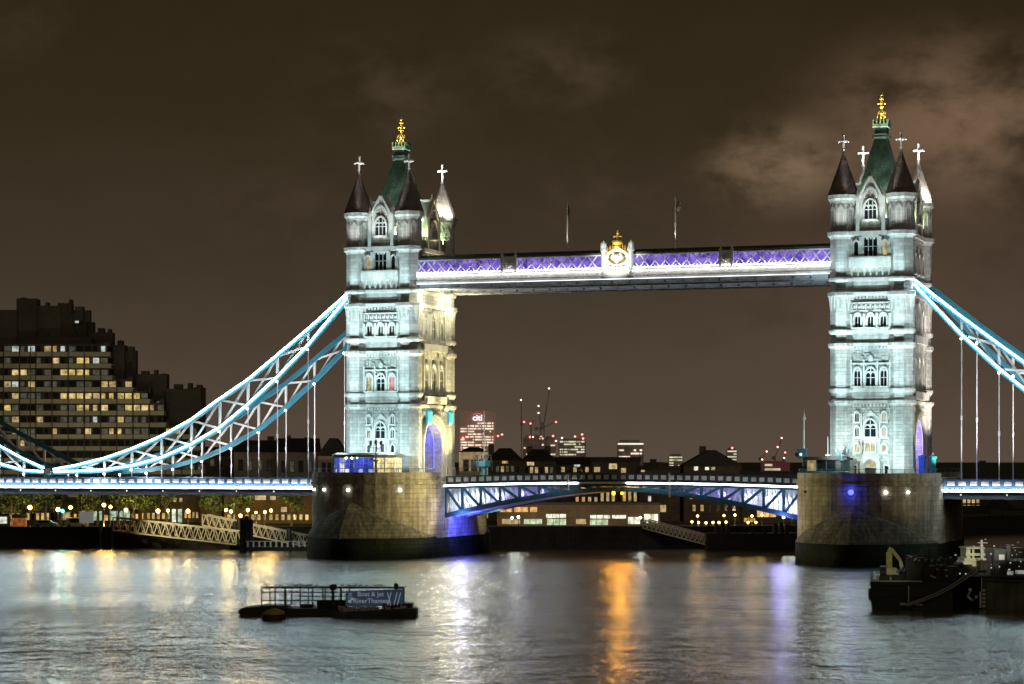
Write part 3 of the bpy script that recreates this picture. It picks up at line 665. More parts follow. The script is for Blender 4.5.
# ================================================================== HIGH LEVEL WALKWAYS
def make_walkway(yc, label, arms, glz):
    Wk = thing('high_level_walkway', label, 'walkway', (0, yc, 0), 0, 'high level walkways')
    x0, x1, hw = -34.9, 34.9, 1.8; LZ0, LZ1 = 46.75, 48.95
    m = MB().box(x0, x1, -hw - .35, hw + .35, 45.3, 45.55); m.box(x0, x1, -hw - .5, -hw - .3, 45.552, 46.7); m.box(x0, x1, hw + .3, hw + .5, 45.552, 46.7)
    m.box(x0, x1, -hw - .62, -hw - .18, 46.45, 46.72); m.box(x0, x1, -hw - .7, -hw + .2, 45.15, 45.42)
    k = int((x1 - x0) / .8)
    for i in range(k): u = x0 + .4 + i * .8; m.box(u - .12, u + .12, -hw - .6, -hw - .5, 45.55, 46.45); m.prism([(u - .35, 46.45), (u + .35, 46.45), (u, 46.0)], 'y', -hw - .56, -hw - .505)
    m.build('cornice', WHITE, Wk)
    m = MB().box(x0, x1, -hw - .3, hw + .3, 44.75, 45.14)
    for i in range(24): u = x0 + 1.4 + i * 2.95; m.box(u - .15, u + .15, -hw - .2, hw + .2, 44.3, 44.75)
    m.box(x0, x1, -hw - .2, -hw + .15, 44.2, 44.74); m.box(x0, x1, hw - .15, hw + .2, 44.2, 44.74)
    m.build('soffit', SOFFIT, Wk)
    m = MB().box(x0, x1, -hw - .25, hw + .25, LZ1 + .02, LZ1 + .35); m.prism([(-hw - .1, LZ1 + .352), (hw + .1, LZ1 + .352), (0, LZ1 + .95)], 'x', x0, x1); m.build('roof', LEAD, Wk)
    m = MB().box(x0, x1, -hw + .02, -hw + .1, LZ0 - .04, LZ1); m.box(x0, x1, hw - .1, hw - .02, LZ0 - .04, LZ1); m.build('glazing', glz, Wk)
    gaps = [(-19.9, -17.3), (16.8, 18.95)] + ([(-2.9, 2.5)] if arms else [])
    m = MB(); sp = 1.72; yy = -hw - .18; H = LZ1 - LZ0
    n = int((x1 - x0) / sp)
    for i in range(n + 1):
        for dx in (-1, 1):
            a = x0 + i * (x1 - x0) / n; b = a + dx * sp
            if b < x0 - .01 or b > x1 + .01: continue
            if any(g0 < (a + b) / 2 < g1 for g0, g1 in gaps): continue
            m.beam((a, yy + .05 * dx, LZ0), (b, yy + .05 * dx, LZ1), .08, .20)
            a2 = a + sp / 2
    for i in range(n):
        a = x0 + (i + .5) * (x1 - x0) / n
        if any(g0 < a < g1 for g0, g1 in gaps): continue
        m.ball((a, yy, LZ0 + H / 2), .2, sy=.6, n=6, m=4); m.lathe(a, yy, [(LZ0, .08), (LZ0 + .35, .10), (LZ0 + .4, .04)], 4, 0)
    m.box(x0, x1, yy - .08, yy + .12, LZ1 - .18, LZ1 + .02); m.box(x0, x1, yy - .1, yy + .14, LZ0 - .05, LZ0 + .15)
    m.build('lattice', mat('lilac_white_lattice', (.80, .80, .84), .5, var=.1), Wk)
    for g0, g1 in gaps[:2]:
        m = MB().box(g0, g1, -hw - .42, -hw + .1, LZ0 - .04, LZ1 + .2)
        for e_ in (g0 + .15, g1 - .15): m.box(e_ - .22, e_ + .22, -hw - .6, -hw, LZ0 - .04, LZ1 + .45); m.lathe(e_, -hw - .3, [(LZ1 + .45, .2), (LZ1 + .9, .03)], 4, 0)
        m.ball(((g0 + g1) / 2, -hw - .42, LZ0 + 1.1), .55, sy=.3, n=8); m.build('stone_panel', TRIM, Wk)
    if arms:
        y0 = -hw - .9
        base = MB(); top = [(-1.95, 45.6), (1.95, 45.6), (1.95, 48.8), (1.6, 49.3), (.9, 49.7), (.35, 50.0), (0, 50.1), (-.35, 50.0), (-.9, 49.7), (-1.6, 49.3), (-1.95, 48.8)]
        base.prism(top, 'y', y0, -hw + .1); ca = base.build('coat_of_arms', mat('cream_arms_panel', (.72, .70, .58), .5, var=.08), Wk)
        pn = MB()
        for s_ in (-1, 1):
            pn.lathe(s_ * 2.3, y0 + .15, [(45.1, .5), (45.5, .5), (45.6, .36), (49.4, .36), (49.5, .5), (49.8, .5)], 8)
            for dx, dy in ((-.3, -.3), (.3, -.3), (.3, .3), (-.3, .3)): pn.lathe(s_ * 2.3 + dx, y0 + .15 + dy, [(49.8, .16), (50.5, .1), (50.9, .02)], 4, 0)
            pn.lathe(s_ * 2.3, y0 + .15, [(49.8, .3), (50.6, .36), (51.2, .05)], 6, 0)
        pn.box(-2.6, 2.6, y0 - .15, -hw, 45.1, 45.58)
        pn.build('pinnacle', mat('pale_blue_white_iron', (.58, .66, .68), .5, var=.1), ca)
        wr = MB()
        for i in range(13):
            a = pi * (1.12 + .76 * i / 12); r_ = 1.25; wr.ball((r_ * cos(a) * 1.1, y0 - .05, 48.55 + r_ * sin(a) * .8), .25, sy=.4, n=6, m=4)
        for i in range(9):
            a = pi * (.12 + .76 * i / 8); wr.ball((1.25 * cos(a), y0 - .05, 48.35 + .75 * sin(a)), .22, sy=.4, n=6, m=4)
        for x, z in ((-1.15, 47.1), (1.15, 47.1), (-.25, 47.0), (.25, 47.0), (-.15, 46.4), (.2, 46.35)): wr.ball((x, y0 - .02, z), .17, sy=.4, n=6, m=4)
        wr.build('mantling', mat('dark_green_gilt', (.10, .10, .02), .5, .3, var=.3), ca)
        sh = MB(); sh.prism([(-.5, 48.7), (.5, 48.7), (.5, 48.1), (.3, 47.7), (0, 47.45), (-.3, 47.7), (-.5, 48.1)], 'y', y0 - .22, y0 - .01)
        for s_ in (-1, 1): sh.ball((s_ * .72, y0 - .12, 48.5), .3, sy=.4, sz=1.3, n=6); sh.ball((s_ * .6, y0 - .12, 49.0), .2, sy=.4, n=6)
        sh.build('shield', mat('white_shield', (.75, .74, .68), .5, var=.05), ca)
        cr = MB(); cr.lathe(0, y0 + .3, [(50.0, .55), (50.25, .6), (50.4, .5), (50.8, .85), (51.1, .75), (51.4, .3), (51.7, .22), (51.95, .2)], 8)
        cr.box(-.7, .7, y0 + .2, y0 + .4, 51.65, 51.9); cr.ball((0, y0 + .3, 52.35), .26, n=8); cr.box(-.1, .1, y0 + .2, y0 + .4, 51.9, 52.8)
        for s_ in (-1, 1):
            for x, z in ((.85, 50.15), (1.25, 49.95), (1.65, 49.75), (1.9, 49.5)): cr.lathe(s_ * x, y0 + .3, [(z - .4, .14), (z + .2, .1), (z + .5, .02)], 4, 0)
        cr.build('crown', GOLD, ca)
    # light line along the cornice, held clear of it on its gutter
    m = MB().box(x0 + .3, x1 - .3, -hw - 1.0, -hw - .9, 46.2, 46.3)
    m.build('led_strip', LEDWARM, Wk)
    m = MB()
    for i in range(24): u = x0 + 1.4 + i * 2.95; m.box(u - .06, u + .06, -hw - 1.02, -hw - .5, 46.31, 46.38); m.box(u - .05, u + .05, -hw - .97, -hw - .3, 45.03, 45.08)
    m.build('led_bracket', WHITE, Wk)
    MB().box(x0 + .3, x1 - .3, -hw - .96, -hw - .88, 44.95, 45.02).build('soffit_fill_strip', mat('soffit_fill_glow', (.8, .85, .9), .5, var=0, emit=(.92, .96, 1.0), es=3.2), Wk)  # glowing strip added to lift the dark underside
    if arms: MB().box(x0 + .3, x1 - .3, -hw - .50, -hw - .44, 46.74, 46.80).build('lattice_fill_strip', mat('lilac_fill_glow', (.8, .8, 1), .5, var=0, emit=(.82, .80, 1.0), es=32.0), Wk)  # glowing strip added to brighten the lattice bars
    return Wk
make_walkway(-6.3, 'high walkway nearest the viewer, purple lattice with a crowned white coat of arms', True, PURPLE)
make_walkway(6.3, 'second high walkway showing beneath the purple one with the arms', False, mat('dim_glazing', (.02, .02, .05), .3, var=0, emit=(.1, .06, .4), es=.3, sample=False))

def flagpole(X, top, label, flag):
    t = thing('flagpole', label, 'flagpole', (X, -6.3, 49.9), 0, 'flagpoles on the walkway')
    h = top - 49.9
    m = MB().lathe(0, 0, [(-.35, .22), (.15, .2), (.16, .13), (h, .10), (h + .1, .12), (h + .25, .03)], 6, 0); m.build('pole', WHITE, t)
    m = MB(); nx, nz = 5, 8; vs = []
    for i in range(nx + 1):
        for j in range(nz + 1): u = i / nx; w = j / nz; vs.append((.07 + flag[0] * u * (1 - .35 * w * .8), .10 * sin(5 * u + 3 * w), h - .15 - flag[1] * w - .7 * u))
    fs = [(i * (nz + 1) + j, (i + 1) * (nz + 1) + j, (i + 1) * (nz + 1) + j + 1, i * (nz + 1) + j + 1) for i in range(nx) for j in range(nz)]
    m.add(vs, fs); m.build('flag', flag[2], t)
    spot('flagpole_fill_light', (1.2, -1.4, -.2), (0, 0, h * .7), 900, (1, .9, .7), 60, .8, .2, t)  # added fill so the pole stands out from the sky
flagpole(-9.3, 57.6, 'thin flagpole on the walkway left of the coat of arms, dark flag furled', (.4, 1.8, mat('dark_furled_flag', (.05, .03, .03), .8, var=.3)))
flagpole(8.9, 57.9, 'thin flagpole on the walkway right of the coat of arms, pale flag drooping', (.9, 1.5, mat('pale_drooping_flag', (.45, .36, .25), .8, var=.4)))

# ================================================================== BASCULES
def make_bascule(sgn, label):
    B = thing('bascule_leaf', label, 'bridge span', (0, 0, 0), 0, 'bascule leaves')
    def camber(x): return .55 * (1 - (x / 30) ** 2)          # rise of the road towards the middle
    def bot(x): t = (abs(x) - 1) / 29; return 11.25 - 4.5 * max(0, t) ** 1.55
    xs = [sgn * x for x in (30, 27, 23.8, 20.4, 17, 13.6, 10.2, 6.8, 3.6, .06)]
    m = MB()
    for a, b in zip(xs, xs[1:]):
        m.loft([[(x, -8, 11.65 + camber(x)), (x, 8, 11.65 + camber(x)), (x, 8, 12.1 + camber(x)), (x, -8, 12.1 + camber(x))] for x in (a, b)])
    m.build('road_deck', ASPH, B)
    BT = mat('dark_teal_bascule_iron', (.030, .115, .160), .45, var=.2)
    for yy, mm in ((-7.7, BT), (7.7, BT), (-2.6, WHITE), (2.6, WHITE)):
        m = MB()
        for a, b in zip(xs, xs[1:]):
            za, zb = 11.5 + camber(a), 11.5 + camber(b)
            m.beam((a, yy, za - .1), (b, yy, zb - .1), .5, .5); m.beam((a, yy, bot(a)), (b, yy, bot(b)), .6, .75)
            m.beam((a, yy, bot(a)), (a, yy, za), .35, .45)
            if za - bot(a) > 1.0 : m.beam((a, yy, za - .1), (b, yy, bot(b)), .28, .42) if sgn * (1) < 99 else None
        m.build('girder', mm, B)
    # latticed cross frames and inner plating, painted white
    m = MB()
    for a, b in zip(xs[:-1], xs[1:]):
        za = 11.3 + camber(a); h = za - bot(a)
        if h < .9: continue
        m.box(a - .09, a + .09, -7.4, 7.4, za - .5, za - .1); m.box(a - .09, a + .09, -7.4, 7.4, bot(a) - .1, bot(a) + .2)
        for k in range(6):
            y0 = -7.2 + k * 2.4; m.beam((a, y0, bot(a)), (a, y0 + 2.4, za - .3), .12, .18, (1, 0, 0)); m.beam((a + .15, y0 + 2.4, bot(a)), (a + .15, y0, za - .3), .12, .18, (1, 0, 0))
        for k in range(4):
            u = a + (b - a) * (k + .5) / 4; zz = 11.3 + camber(u); hh = zz - bot(u)
            if hh > 1.2: m.beam((u, -6.9, zz - .2), (u + .2, -6.9, bot(u) + .2), .1, .16); m.beam((u - .5, -6.6, zz - .2), (u + .6, -6.6, bot(u) + .5), .1, .14)
    m.build('cross_frame', WHITE, B)
    m = MB()
    for a, b in zip(xs[:5], xs[1:6]):
        m.loft([[(x, -5.2, bot(x) + .3), (x, -5.05, bot(x) + .3), (x, -5.05, 11.3 + camber(x)), (x, -5.2, 11.3 + camber(x))] for x in (a, b)])
    m.build('web_plate', WHITE, B)
    for yy in (-8.05, 8.05):
        m = MB(); panels = []; n = 22
        for i in range(n):
            a, b = sgn * (29.6 - i * 29.5 / n), sgn * (29.6 - (i + 1) * 29.5 / n); za, zb = 12.1 + camber(a), 12.1 + camber(b)
            m.box(a - .14, a + .14, yy - .14, yy + .14, za - .3, za + 1.12)
            m.beam((a, yy, za + 1.05), (b, yy, zb + 1.05), .26, .16); m.beam((a, yy, za + .05), (b, yy, zb + .05), .24, .2)
            if yy > 0: continue
            q = MB(); lo, hi = (a, b) if a < b else (b, a)
            q.loft([[(x, yy - .05, z + .2), (x, yy + .05, z + .2), (x, yy + .05, z + .9), (x, yy - .05, z + .9)] for x, z in ((lo + .28, min(za, zb)), (hi - .28, min(za, zb)))])
            q.beam((lo + .33, yy - .055, za + .25), (hi - .33, yy - .055, zb + .85), .06, .1); q.beam((lo + .33, yy - .06, za + .85), (hi - .33, yy - .06, zb + .25), .06, .1)
            panels.append(q)
        pr = m.build('parapet', NAVY, B)
        for q in panels: q.build('infill_panel', CREAM, pr)
        m = MB()
        for a, b in zip(xs, xs[1:]): m.beam((a, yy + (-.24 if yy < 0 else .24), 11.72 + camber(a)), (b, yy + (-.24 if yy < 0 else .24), 11.72 + camber(b)), .3, .34)
        m.build('fascia', WHITE, B)
        if yy < 0:
            m = MB(); m2 = MB()
            for a, b in (zip(xs[:-3], xs[1:-2]) if sgn < 0 else zip(xs[:-1], xs[1:-1] + [1.4])): m.beam((a, yy - .50, 11.66 + camber(a)), (b, yy - .50, 11.66 + camber(b)), .10, .14)
            m.build('led_strip', LEDW, B)
    m = MB()
    for yy in (-8.2,):
        m.box(sgn * 8.6 - .12, sgn * 8.6 + .12, yy - .6, yy - .3, 10.0, 13.9) if sgn > 0 else m.box(-8.4 - .12, -8.4 + .12, yy - .6, yy - .3, 11.2, 13.6)
    m.build('service_post', CREAM, B)
    return B
make_bascule(-1, 'left half of the lifting roadway, teal truss springing from the blue lit pier')
make_bascule(1, 'right half of the lifting roadway, teal truss ending at the pier with the cabin')

# ================================================================== APPROACH DECKS
def make_approach(sgn, label, L_):
    A = thing('approach_span', label, 'bridge span', (0, 0, 0), 0, 'approach spans')
    a, b = sgn * 51.8, sgn * (51.8 + L_); lo, hi = min(a, b), max(a, b)
    MB().box(lo, hi, -8, 8, 11.3, 11.95).build('road_deck', ASPH, A)
    m = MB()
    for yy in (-7.7, 0, 7.7): m.box(lo, hi, yy - .25, yy + .25, 9.9, 11.3)
    n = int(L_ / 5)
    for i in range(n): x = lo + 2.5 + i * 5; m.box(x - .2, x + .2, -7.4, 7.4, 10.2, 11.298)
    m.build('girder', mat('dark_soffit_iron', (.03, .04, .05), .6, var=.2), A)
    for yy in (-8.1, 8.1):
        o = -1 if yy < 0 else 1
        m = MB(); panels = []; st = 1.72; n = int(L_ / st)
        m.box(lo, hi, yy - .16, yy + .16, 12.72, 12.9); m.box(lo, hi, yy - .14, yy + .14, 11.6, 11.85)
        for i in range(n):
            x = lo + .6 + i * st; m.box(x - .2, x + .2, yy - .18, yy + .18, 11.5, 12.95)
            if yy > 0: continue
            q = MB().box(x + .28, x + st - .28, yy - .06, yy + .06, 11.96, 12.64)
            for k in range(3): u = x + .45 + k * .42; q.ball((u, yy - .08, 12.3), .15, sy=.3, n=6, m=4)
            panels.append(q)
        pr = m.build('parapet', mat('blue_parapet_iron', (.07, .16, .30), .5, var=.15), A)
        for q in panels: q.build('infill_panel', WHITE, pr)
        MB().box(lo, hi, yy - .3 if yy < 0 else yy, yy if yy < 0 else yy + .3, 11.0, 11.45).build('fascia', WHITE, A)
        if yy < 0:
            MB().box(lo + .2, hi - .2, yy - .62, yy - .50, 11.28, 11.42).build('led_strip', LEDA, A)
            m = MB()
            for i in range(int(L_ / 7)): x = lo + 3 + i * 7; m.ball((x, yy - .35, 10.6), .14, n=6, m=4)
            m.build('marker_light', mat('small_dim_lamp', (.5, .5, .4), .5, var=0, emit=(.9, .85, .6), es=.8, sample=False), A)
    return A
make_approach(-1, 'long road deck left of the towers, lit white along its blue parapet', 110)
make_approach(1, 'road deck right of the towers, lit white along its blue parapet', 80)

# ================================================================== SUSPENSION CHAINS
UP = [(47.6, 43.6), (54.8, 37.8), (60.5, 33.5), (66.0, 29.4), (71.3, 26.2), (76.7, 22.7), (82.4, 19.9), (88.2, 17.7), (93.5, 16.1), (98.9, 14.9), (104.4, 14.0)]
LO = [(47.6, 42.9), (54.8, 35.1), (60.5, 29.8), (66.0, 25.2), (71.3, 21.3), (76.7, 18.5), (82.4, 16.2), (88.2, 14.8), (93.5, 14.1), (98.9, 13.85), (104.4, 13.7)]
UP2 = [(104.4, 14.0), (109.5, 16.0), (114.5, 18.4), (120, 21.0), (126, 24.0), (133, 27.5)]
LO2 = [(104.4, 13.7), (109.5, 14.0), (114.5, 15.2), (120, 17.6), (126, 21.2), (133, 26.9)]
def make_chain(sgn, y, label, lit):
    Cn = thing('suspension_chain', label, 'suspension chain', (0, y, 0), 0, 'suspension chains')
    P = lambda q: (sgn * q[0], 0, q[1])
    for nm, ch, w in (('upper_chord', UP, .78), ('lower_chord', LO, .78), ('upper_chord', UP2, .7), ('lower_chord', LO2, .7)):
        if sgn > 0 and ch in (UP2, LO2): pass
        m = MB()
        for a, b in zip(ch, ch[1:]): m.beam(P(a), P(b), .62, w)
        co = m.build(nm, TEAL, Cn)
        if lit:
            m = MB(); off = .16
            m.tube([(sgn * q[0], -.42, q[1] + off) for q in ch], .09, 6); m.build('led_strip', LED, co)
    m = MB()
    for U, Lw in ((UP, LO), (UP2, LO2)):
        for i in range(1, len(U) - 1):
            m.beam(P(U[i]), P(Lw[i]), .34, .40)
        for i in range(len(U) - 1):
            if U[i][1] - Lw[i][1] > .8 or U[i + 1][1] - Lw[i + 1][1] > .8:
                m.beam((P(U[i])[0], .1, U[i][1]), (P(Lw[i + 1])[0], .1, Lw[i + 1][1]), .26, .34); m.beam((P(Lw[i])[0], -.1, Lw[i][1]), (P(U[i + 1])[0], -.1, U[i + 1][1]), .26, .34)
    m.build('web_bracing', WHITE, Cn)
    for q in LO[1:-1] + LO2[1:5]:
        m = MB().tube([(sgn * q[0], 0, 12.0), (sgn * q[0], 0, q[1])], .085, 6); zz = 12 + (q[1] - 12) * .45
        m.lathe(sgn * q[0], 0, [(zz - .35, .10), (zz - .3, .16), (zz + .3, .16), (zz + .35, .10)], 6, 0); m.lathe(sgn * q[0], 0, [(q[1] - .8, .1), (q[1] - .7, .2), (q[1] - .2, .22)], 6, 0)
        m.build('hanger_rod', WHITE, Cn)
        m = MB().ball((sgn * q[0], -.35, q[1] - .55), .17, n=6, m=4); m.build('node_lamp', WBULB, Cn)
    m = MB(); lb = MB().lathe(0, 0, [(-.55, 1.05), (.55, 1.05)], 10); m.add([(sgn * 104.4 + p[0], p[2], 13.9 + p[1]) for p in lb.v], lb.f)
    lk = m.build('link_pin', TEAL, Cn)
    m = MB(); lb = MB().lathe(0, 0, [(.55, .62), (.72, .62)], 10); m.add([(sgn * 104.4 + p[0], -p[2], 13.9 + p[1]) for p in lb.v], lb.f); m.build('roundel', CREAM, lk)
    m = MB().box(sgn * 104.4 - .6, sgn * 104.4 + .6, -.5, .5, 12.0, 13.2); m.build('saddle_post', NAVY, Cn)
    return Cn
make_chain(-1, -7.65, 'white lit suspension chain sweeping down from the left tower, nearest the viewer', True)
make_chain(-1, 7.65, 'unlit teal suspension chain left of the left tower, behind the white lit one', False)
make_chain(1, -7.65, 'white lit suspension chain sweeping down right of the right tower', True)
make_chain(1, 7.65, 'teal suspension chain right of the right tower, behind the lit one', False)

# ================================================================== THINGS ON THE PIERS
def make_kiosk():
    K = thing('glass_kiosk', 'curved glass kiosk with blue and yellow lit panes before the left tower', 'kiosk', (-41.2, -15.0, ZB))
    plan = [(-5.5, 2.0), (-5.3, -.6), (-4.2, -1.9), (-2.5, -2.7), (0, -3.0), (2.5, -2.7), (4.2, -1.9), (5.3, -.6), (5.5, 2.0)]
    m = MB(); m.loft([[(x * k, y * k, z) for x, y in plan] for z, k in ((3.15, 1.0), (3.2, 1.08), (3.6, 1.08), (3.75, 1.0), (3.9, .9))]); m.build('roof', mat('grey_kiosk_roof', (.22, .21, .16), .7, var=.2), K)
    m = MB(); m.loft([[(x * 1.02, y * 1.02, z) for x, y in plan] for z in (0, .35)])
    for x, y in plan: m.box(x - .07, x + .07, y - .07, y + .07, .35, 3.15)
    m.build('frame', WHITE, K)
    rnd = random.Random(3)
    blue = [mat('blue_lit_pane', (.02, .02, .1), .3, var=0, emit=(.04, .07, .55), es=1.0, sample=False), mat('pale_blue_lit_pane', (.1, .1, .2), .3, var=0, emit=(.30, .40, .75), es=1.0, sample=False), mat('white_lit_pane', (.3, .3, .3), .3, var=0, emit=(.75, .72, .85), es=1.1, sample=False), mat('deep_blue_lit_pane', (.02, .02, .1), .3, var=0, emit=(.02, .03, .22), es=1.0, sample=False)]
    yel = [mat('yellow_lit_pane', (.3, .25, .1), .3, var=0, emit=(.88, .70, .30), es=.95, sample=False), mat('cream_lit_pane', (.3, .25, .1), .3, var=0, emit=(.85, .78, .50), es=.9, sample=False)]
    for i in range(len(plan) - 1):
        (xa, ya), (xb, yb) = plan[i], plan[i + 1]; cols = 3
        for c in range(cols):
            for r_ in range(3):
                t0, t1 = (c + .06) / cols, (c + .94) / cols; z0, z1 = .42 + r_ * .9, 1.27 + r_ * .9
                p = MB(); k = 1.0; p.add([((xa + (xb - xa) * t0) * k, (ya + (yb - ya) * t0) * k, z0), ((xa + (xb - xa) * t1) * k, (ya + (yb - ya) * t1) * k, z0), ((xa + (xb - xa) * t1) * k, (ya + (yb - ya) * t1) * k, z1), ((xa + (xb - xa) * t0) * k, (ya + (yb - ya) * t0) * k, z1)], [(0, 1, 2, 3)])
                cc = i * 3 + c
                if i < 5: mt = (blue[2] if r_ < 2 else blue[1]) if cc in (0, 7, 8) else (blue[0] if r_ > 0 and cc % 5 else (blue[3] if r_ > 0 else rnd.choice([blue[1], blue[2], blue[0]])))
                else: mt = rnd.choices(yel, [.7, .3])[0]
                p.build('pane', mt, K)
    m = MB()
    for x in (-2.2, -1.2, -.2): m.ball((x, -2.86 , 3.05), .16, n=6, m=4)
    m.build('canopy_lamp', WBULB, K)
make_kiosk()

def make_cabin():
    K = thing('control_cabin', 'flat roofed dark control cabin at the left edge of the right pier', 'cabin', (35.8, -12.0, ZB))
    m = MB().box(-4.2, 2.6, -2.2, 2.2, 2.75, 3.1); m.box(-3.9, 2.3, -1.9, 1.9, 3.1, 3.25); m.build('roof', mat('dark_cabin_roof', (.03, .026, .02), .8, var=.2), K)
    m = MB().box(-3.8, 2.2, -1.8, 1.8, 0, 1.1); m.box(-3.79, 2.19, -1.2, 1.79, 1.1, 2.75)
    for x in (-3.75, -2.2, -.7, .8, 2.15): m.box(x - .09, x + .09, -1.85, -1.65, 1.1, 2.75)
    m.build('cabin_wall', mat('teal_dark_cabin', (.03, .09, .10), .6, var=.2), K)
    for x0, x1, mt in ((-3.66, -2.29, LITDIM), (-2.11, -.79, GLASS), (-.61, .71, GLASS), (.89, 2.06, mat('faint_room_glow', (.05, .05, .04), .3, var=0, emit=(.5, .45, .35), es=.2, sample=False))):
        MB().box(x0, x1, -1.76, -1.7, 1.12, 2.7).build('window', mt, K)
    m = MB(); m.tube([(-4.5, -2.5, 1.0), (3.0, -2.5, 1.0)], .05, 4); m.tube([(-4.5, -2.5, .5), (3.0, -2.5, .5)], .04, 4)
    for i in range(9): m.tube([(-4.5 + i * .94, -2.5, 0), (-4.5 + i * .94, -2.5, 1.0)], .04, 4)
    m.build('rail', TEAL, K)
make_cabin()
def make_mast():
    K = thing('signal_mast', 'tall white signal mast with teal boxes left of the control cabin', 'mast', (30.9, -10.8, ZB - 2.6))
    MB().lathe(0, 0, [(0, .3), (6, .24), (6.1, .15), (11.5, .12), (11.6, .28), (11.9, .28), (12.6, .08), (13.2, .04)], 8).build('pole', WHITE, K)
    m = MB().box(-.95, .45, -.5, .5, 5.6, 7.1); m.box(-1.3, -.97, -.3, .3, 5.9, 6.5); m.box(-.5, .5, -.45, .45, 3.0, 4.4); m.box(-.7, .7, -.6, .6, 2.6, 2.85); m.build('signal_box', TEAL, K)
    MB().ball((-.35, -.62, 6.2), .25, n=8).build('signal_lamp', mat('dim_white_signal', (.5, .5, .5), .4, var=0, emit=(.9, .9, .8), es=.9, sample=False), K)
    K2 = thing('aerial_pole', 'short thin aerial pole behind the control cabin', 'aerial', (34.4, -9.5, ZB))
    MB().lathe(0, 0, [(0, .15), (3.2, .07), (6.4, .04)], 6).build('pole', WHITE, K2); MB().box(-.4, .4, -.03, .03, 3.4, 3.6).build('crossbar', WHITE, K2)
make_mast()
def make_lamp_standard(loc, label, arms=2, lit=False, h=5.2):
    K = thing('ornate_lamp_post', label, 'lamp post', loc)
    m = MB().lathe(0, 0, [(0, .5), (.5, .45), (.7, .22), (2.4, .15), (2.6, .4), (2.75, .4), (2.9, .12), (h, .08)], 8); m.tube([(-.9, 0, h - .5), (.9, 0, h - .5)], .06, 5); m.tube([(-.9, 0, h - .5), (-.9, 0, h - .2)], .05, 4); m.tube([(.9, 0, h - .5), (.9, 0, h - .2)], .05, 4)
    m.build('post', mat('dark_teal_post', (.02, .07, .09), .5, var=.1), K)
    for x in (-.9, 0, .9):
        MB().lathe(x, 0, [(h - .2 + (.2 if x == 0 else 0), .1), (h + .1 + (.2 if x == 0 else 0), .24), (h + .5 + (.2 if x == 0 else 0), .2), (h + .75 + (.2 if x == 0 else 0), .03)], 6).build('lantern', WBULB if lit else mat('unlit_lantern', (.05, .08, .09), .3, var=0), K)
    return K
make_lamp_standard((-37.6, -19.2, ZB), 'ornate dark lamp post on the left pier, right of the kiosk')
dl = make_lamp_standard((37.6, -14.2, ZB), 'lit lamp post beside the doorway of the right tower', h=3.9)
MB().ball((0, 0, 4.6), .28, n=8).build('glowing_globe', mat('warm_white_globe', (1, .95, .8), .5, var=0, emit=(1.0, .86, .55), es=14, sample=False), dl)
def gate_post(loc, label, mt):
    K = thing('barrier_pylon', label, 'gate pylon', loc)
    MB().lathe(0, 0, [(0, .62), (.6, .62), (.7, .5), (3.8, .5), (3.9, .62), (4.2, .62), (4.4, .2)], 6).build('pylon_body', mt, K)
    MB().lathe(0, 0, [(4.4, .1), (4.6, .2), (4.8, .05)], 6).build('cap', WHITE, K)
gate_post((48.5, -6.4, ZB - .9), 'deep blue gate pylon beside the right tower', mat('deep_blue_glow_paint', (.02, .06, .45), .5, var=.1, emit=(.01, .04, .5), es=.25, sample=False))  # blue paint given a faint glow of its own
gate_post((49.6, -3.0, ZB - .9), 'teal gate pylon right of the deep blue one', mat('bright_teal_paint', (.02, .30, .42), .5, var=.1))
K = thing('traffic_signal', 'dark traffic signal above the right approach parapet', 'traffic signal', (57.8, -6.5, 11.95))
MB().tube([(0, 0, 0), (0, 0, 3.0)], .09, 6).build('post', BLACK, K); m = MB().box(-.5, .5, -.2, .2, 2.0, 3.9); m.box(.9, 1.6, -.2, .2, 2.1, 3.6); m.tube([(1.25, 0, 0), (1.25, 0, 2.2)], .08, 5); m.build('signal_head', BLACK, K)
K = thing('watch_post', 'teal watch box on a pedestal above the left bascule parapet', 'watch box', (-28.8, 7.6, 12.2))
MB().lathe(0, 0, [(0, .9), (.3, .5), (2.4, .35), (2.5, 1.1), (2.7, 1.3), (3.6, 1.3)], 8).build('pedestal', TEAL, K); m = MB()
for i in range(8): a = i * pi / 4; m.tube([(1.25 * cos(a), 1.25 * sin(a), 3.6), (1.25 * cos(a), 1.25 * sin(a), 4.5)], .07, 4)
m.lathe(0, 0, [(4.45, 1.35), (4.6, 1.35)], 8); m.build('railing', TEAL, K)
MB().lathe(0, 0, [(3.6, .14), (12.0, .06), (12.3, .02)], 6).build('pole', mat('dim_white_pole', (.5, .5, .48), .5, var=.1), K)
for i, (x, lb) in enumerate(((-.6, 'orange channel light hanging under mid span, left of the pair'), (.6, 'orange channel light hanging under mid span, right of the pair'))):
    K = thing('channel_light', lb, 'navigation light', (x + (0 if i else -.2), -8.3, 10.6), 0, 'orange channel lights')
    MB().box(-.06, .06, -.06, .06, .2, .9).build('hanger', BLACK, K); MB().ball((0, 0, 0), .33 if i == 0 else .24, n=10, m=6).build('lamp', OBULB, K)
    point('lamp_light', (0, 3.2, -1.0), 1500 if i == 0 else 350, (1, .40, .04), .35, K)

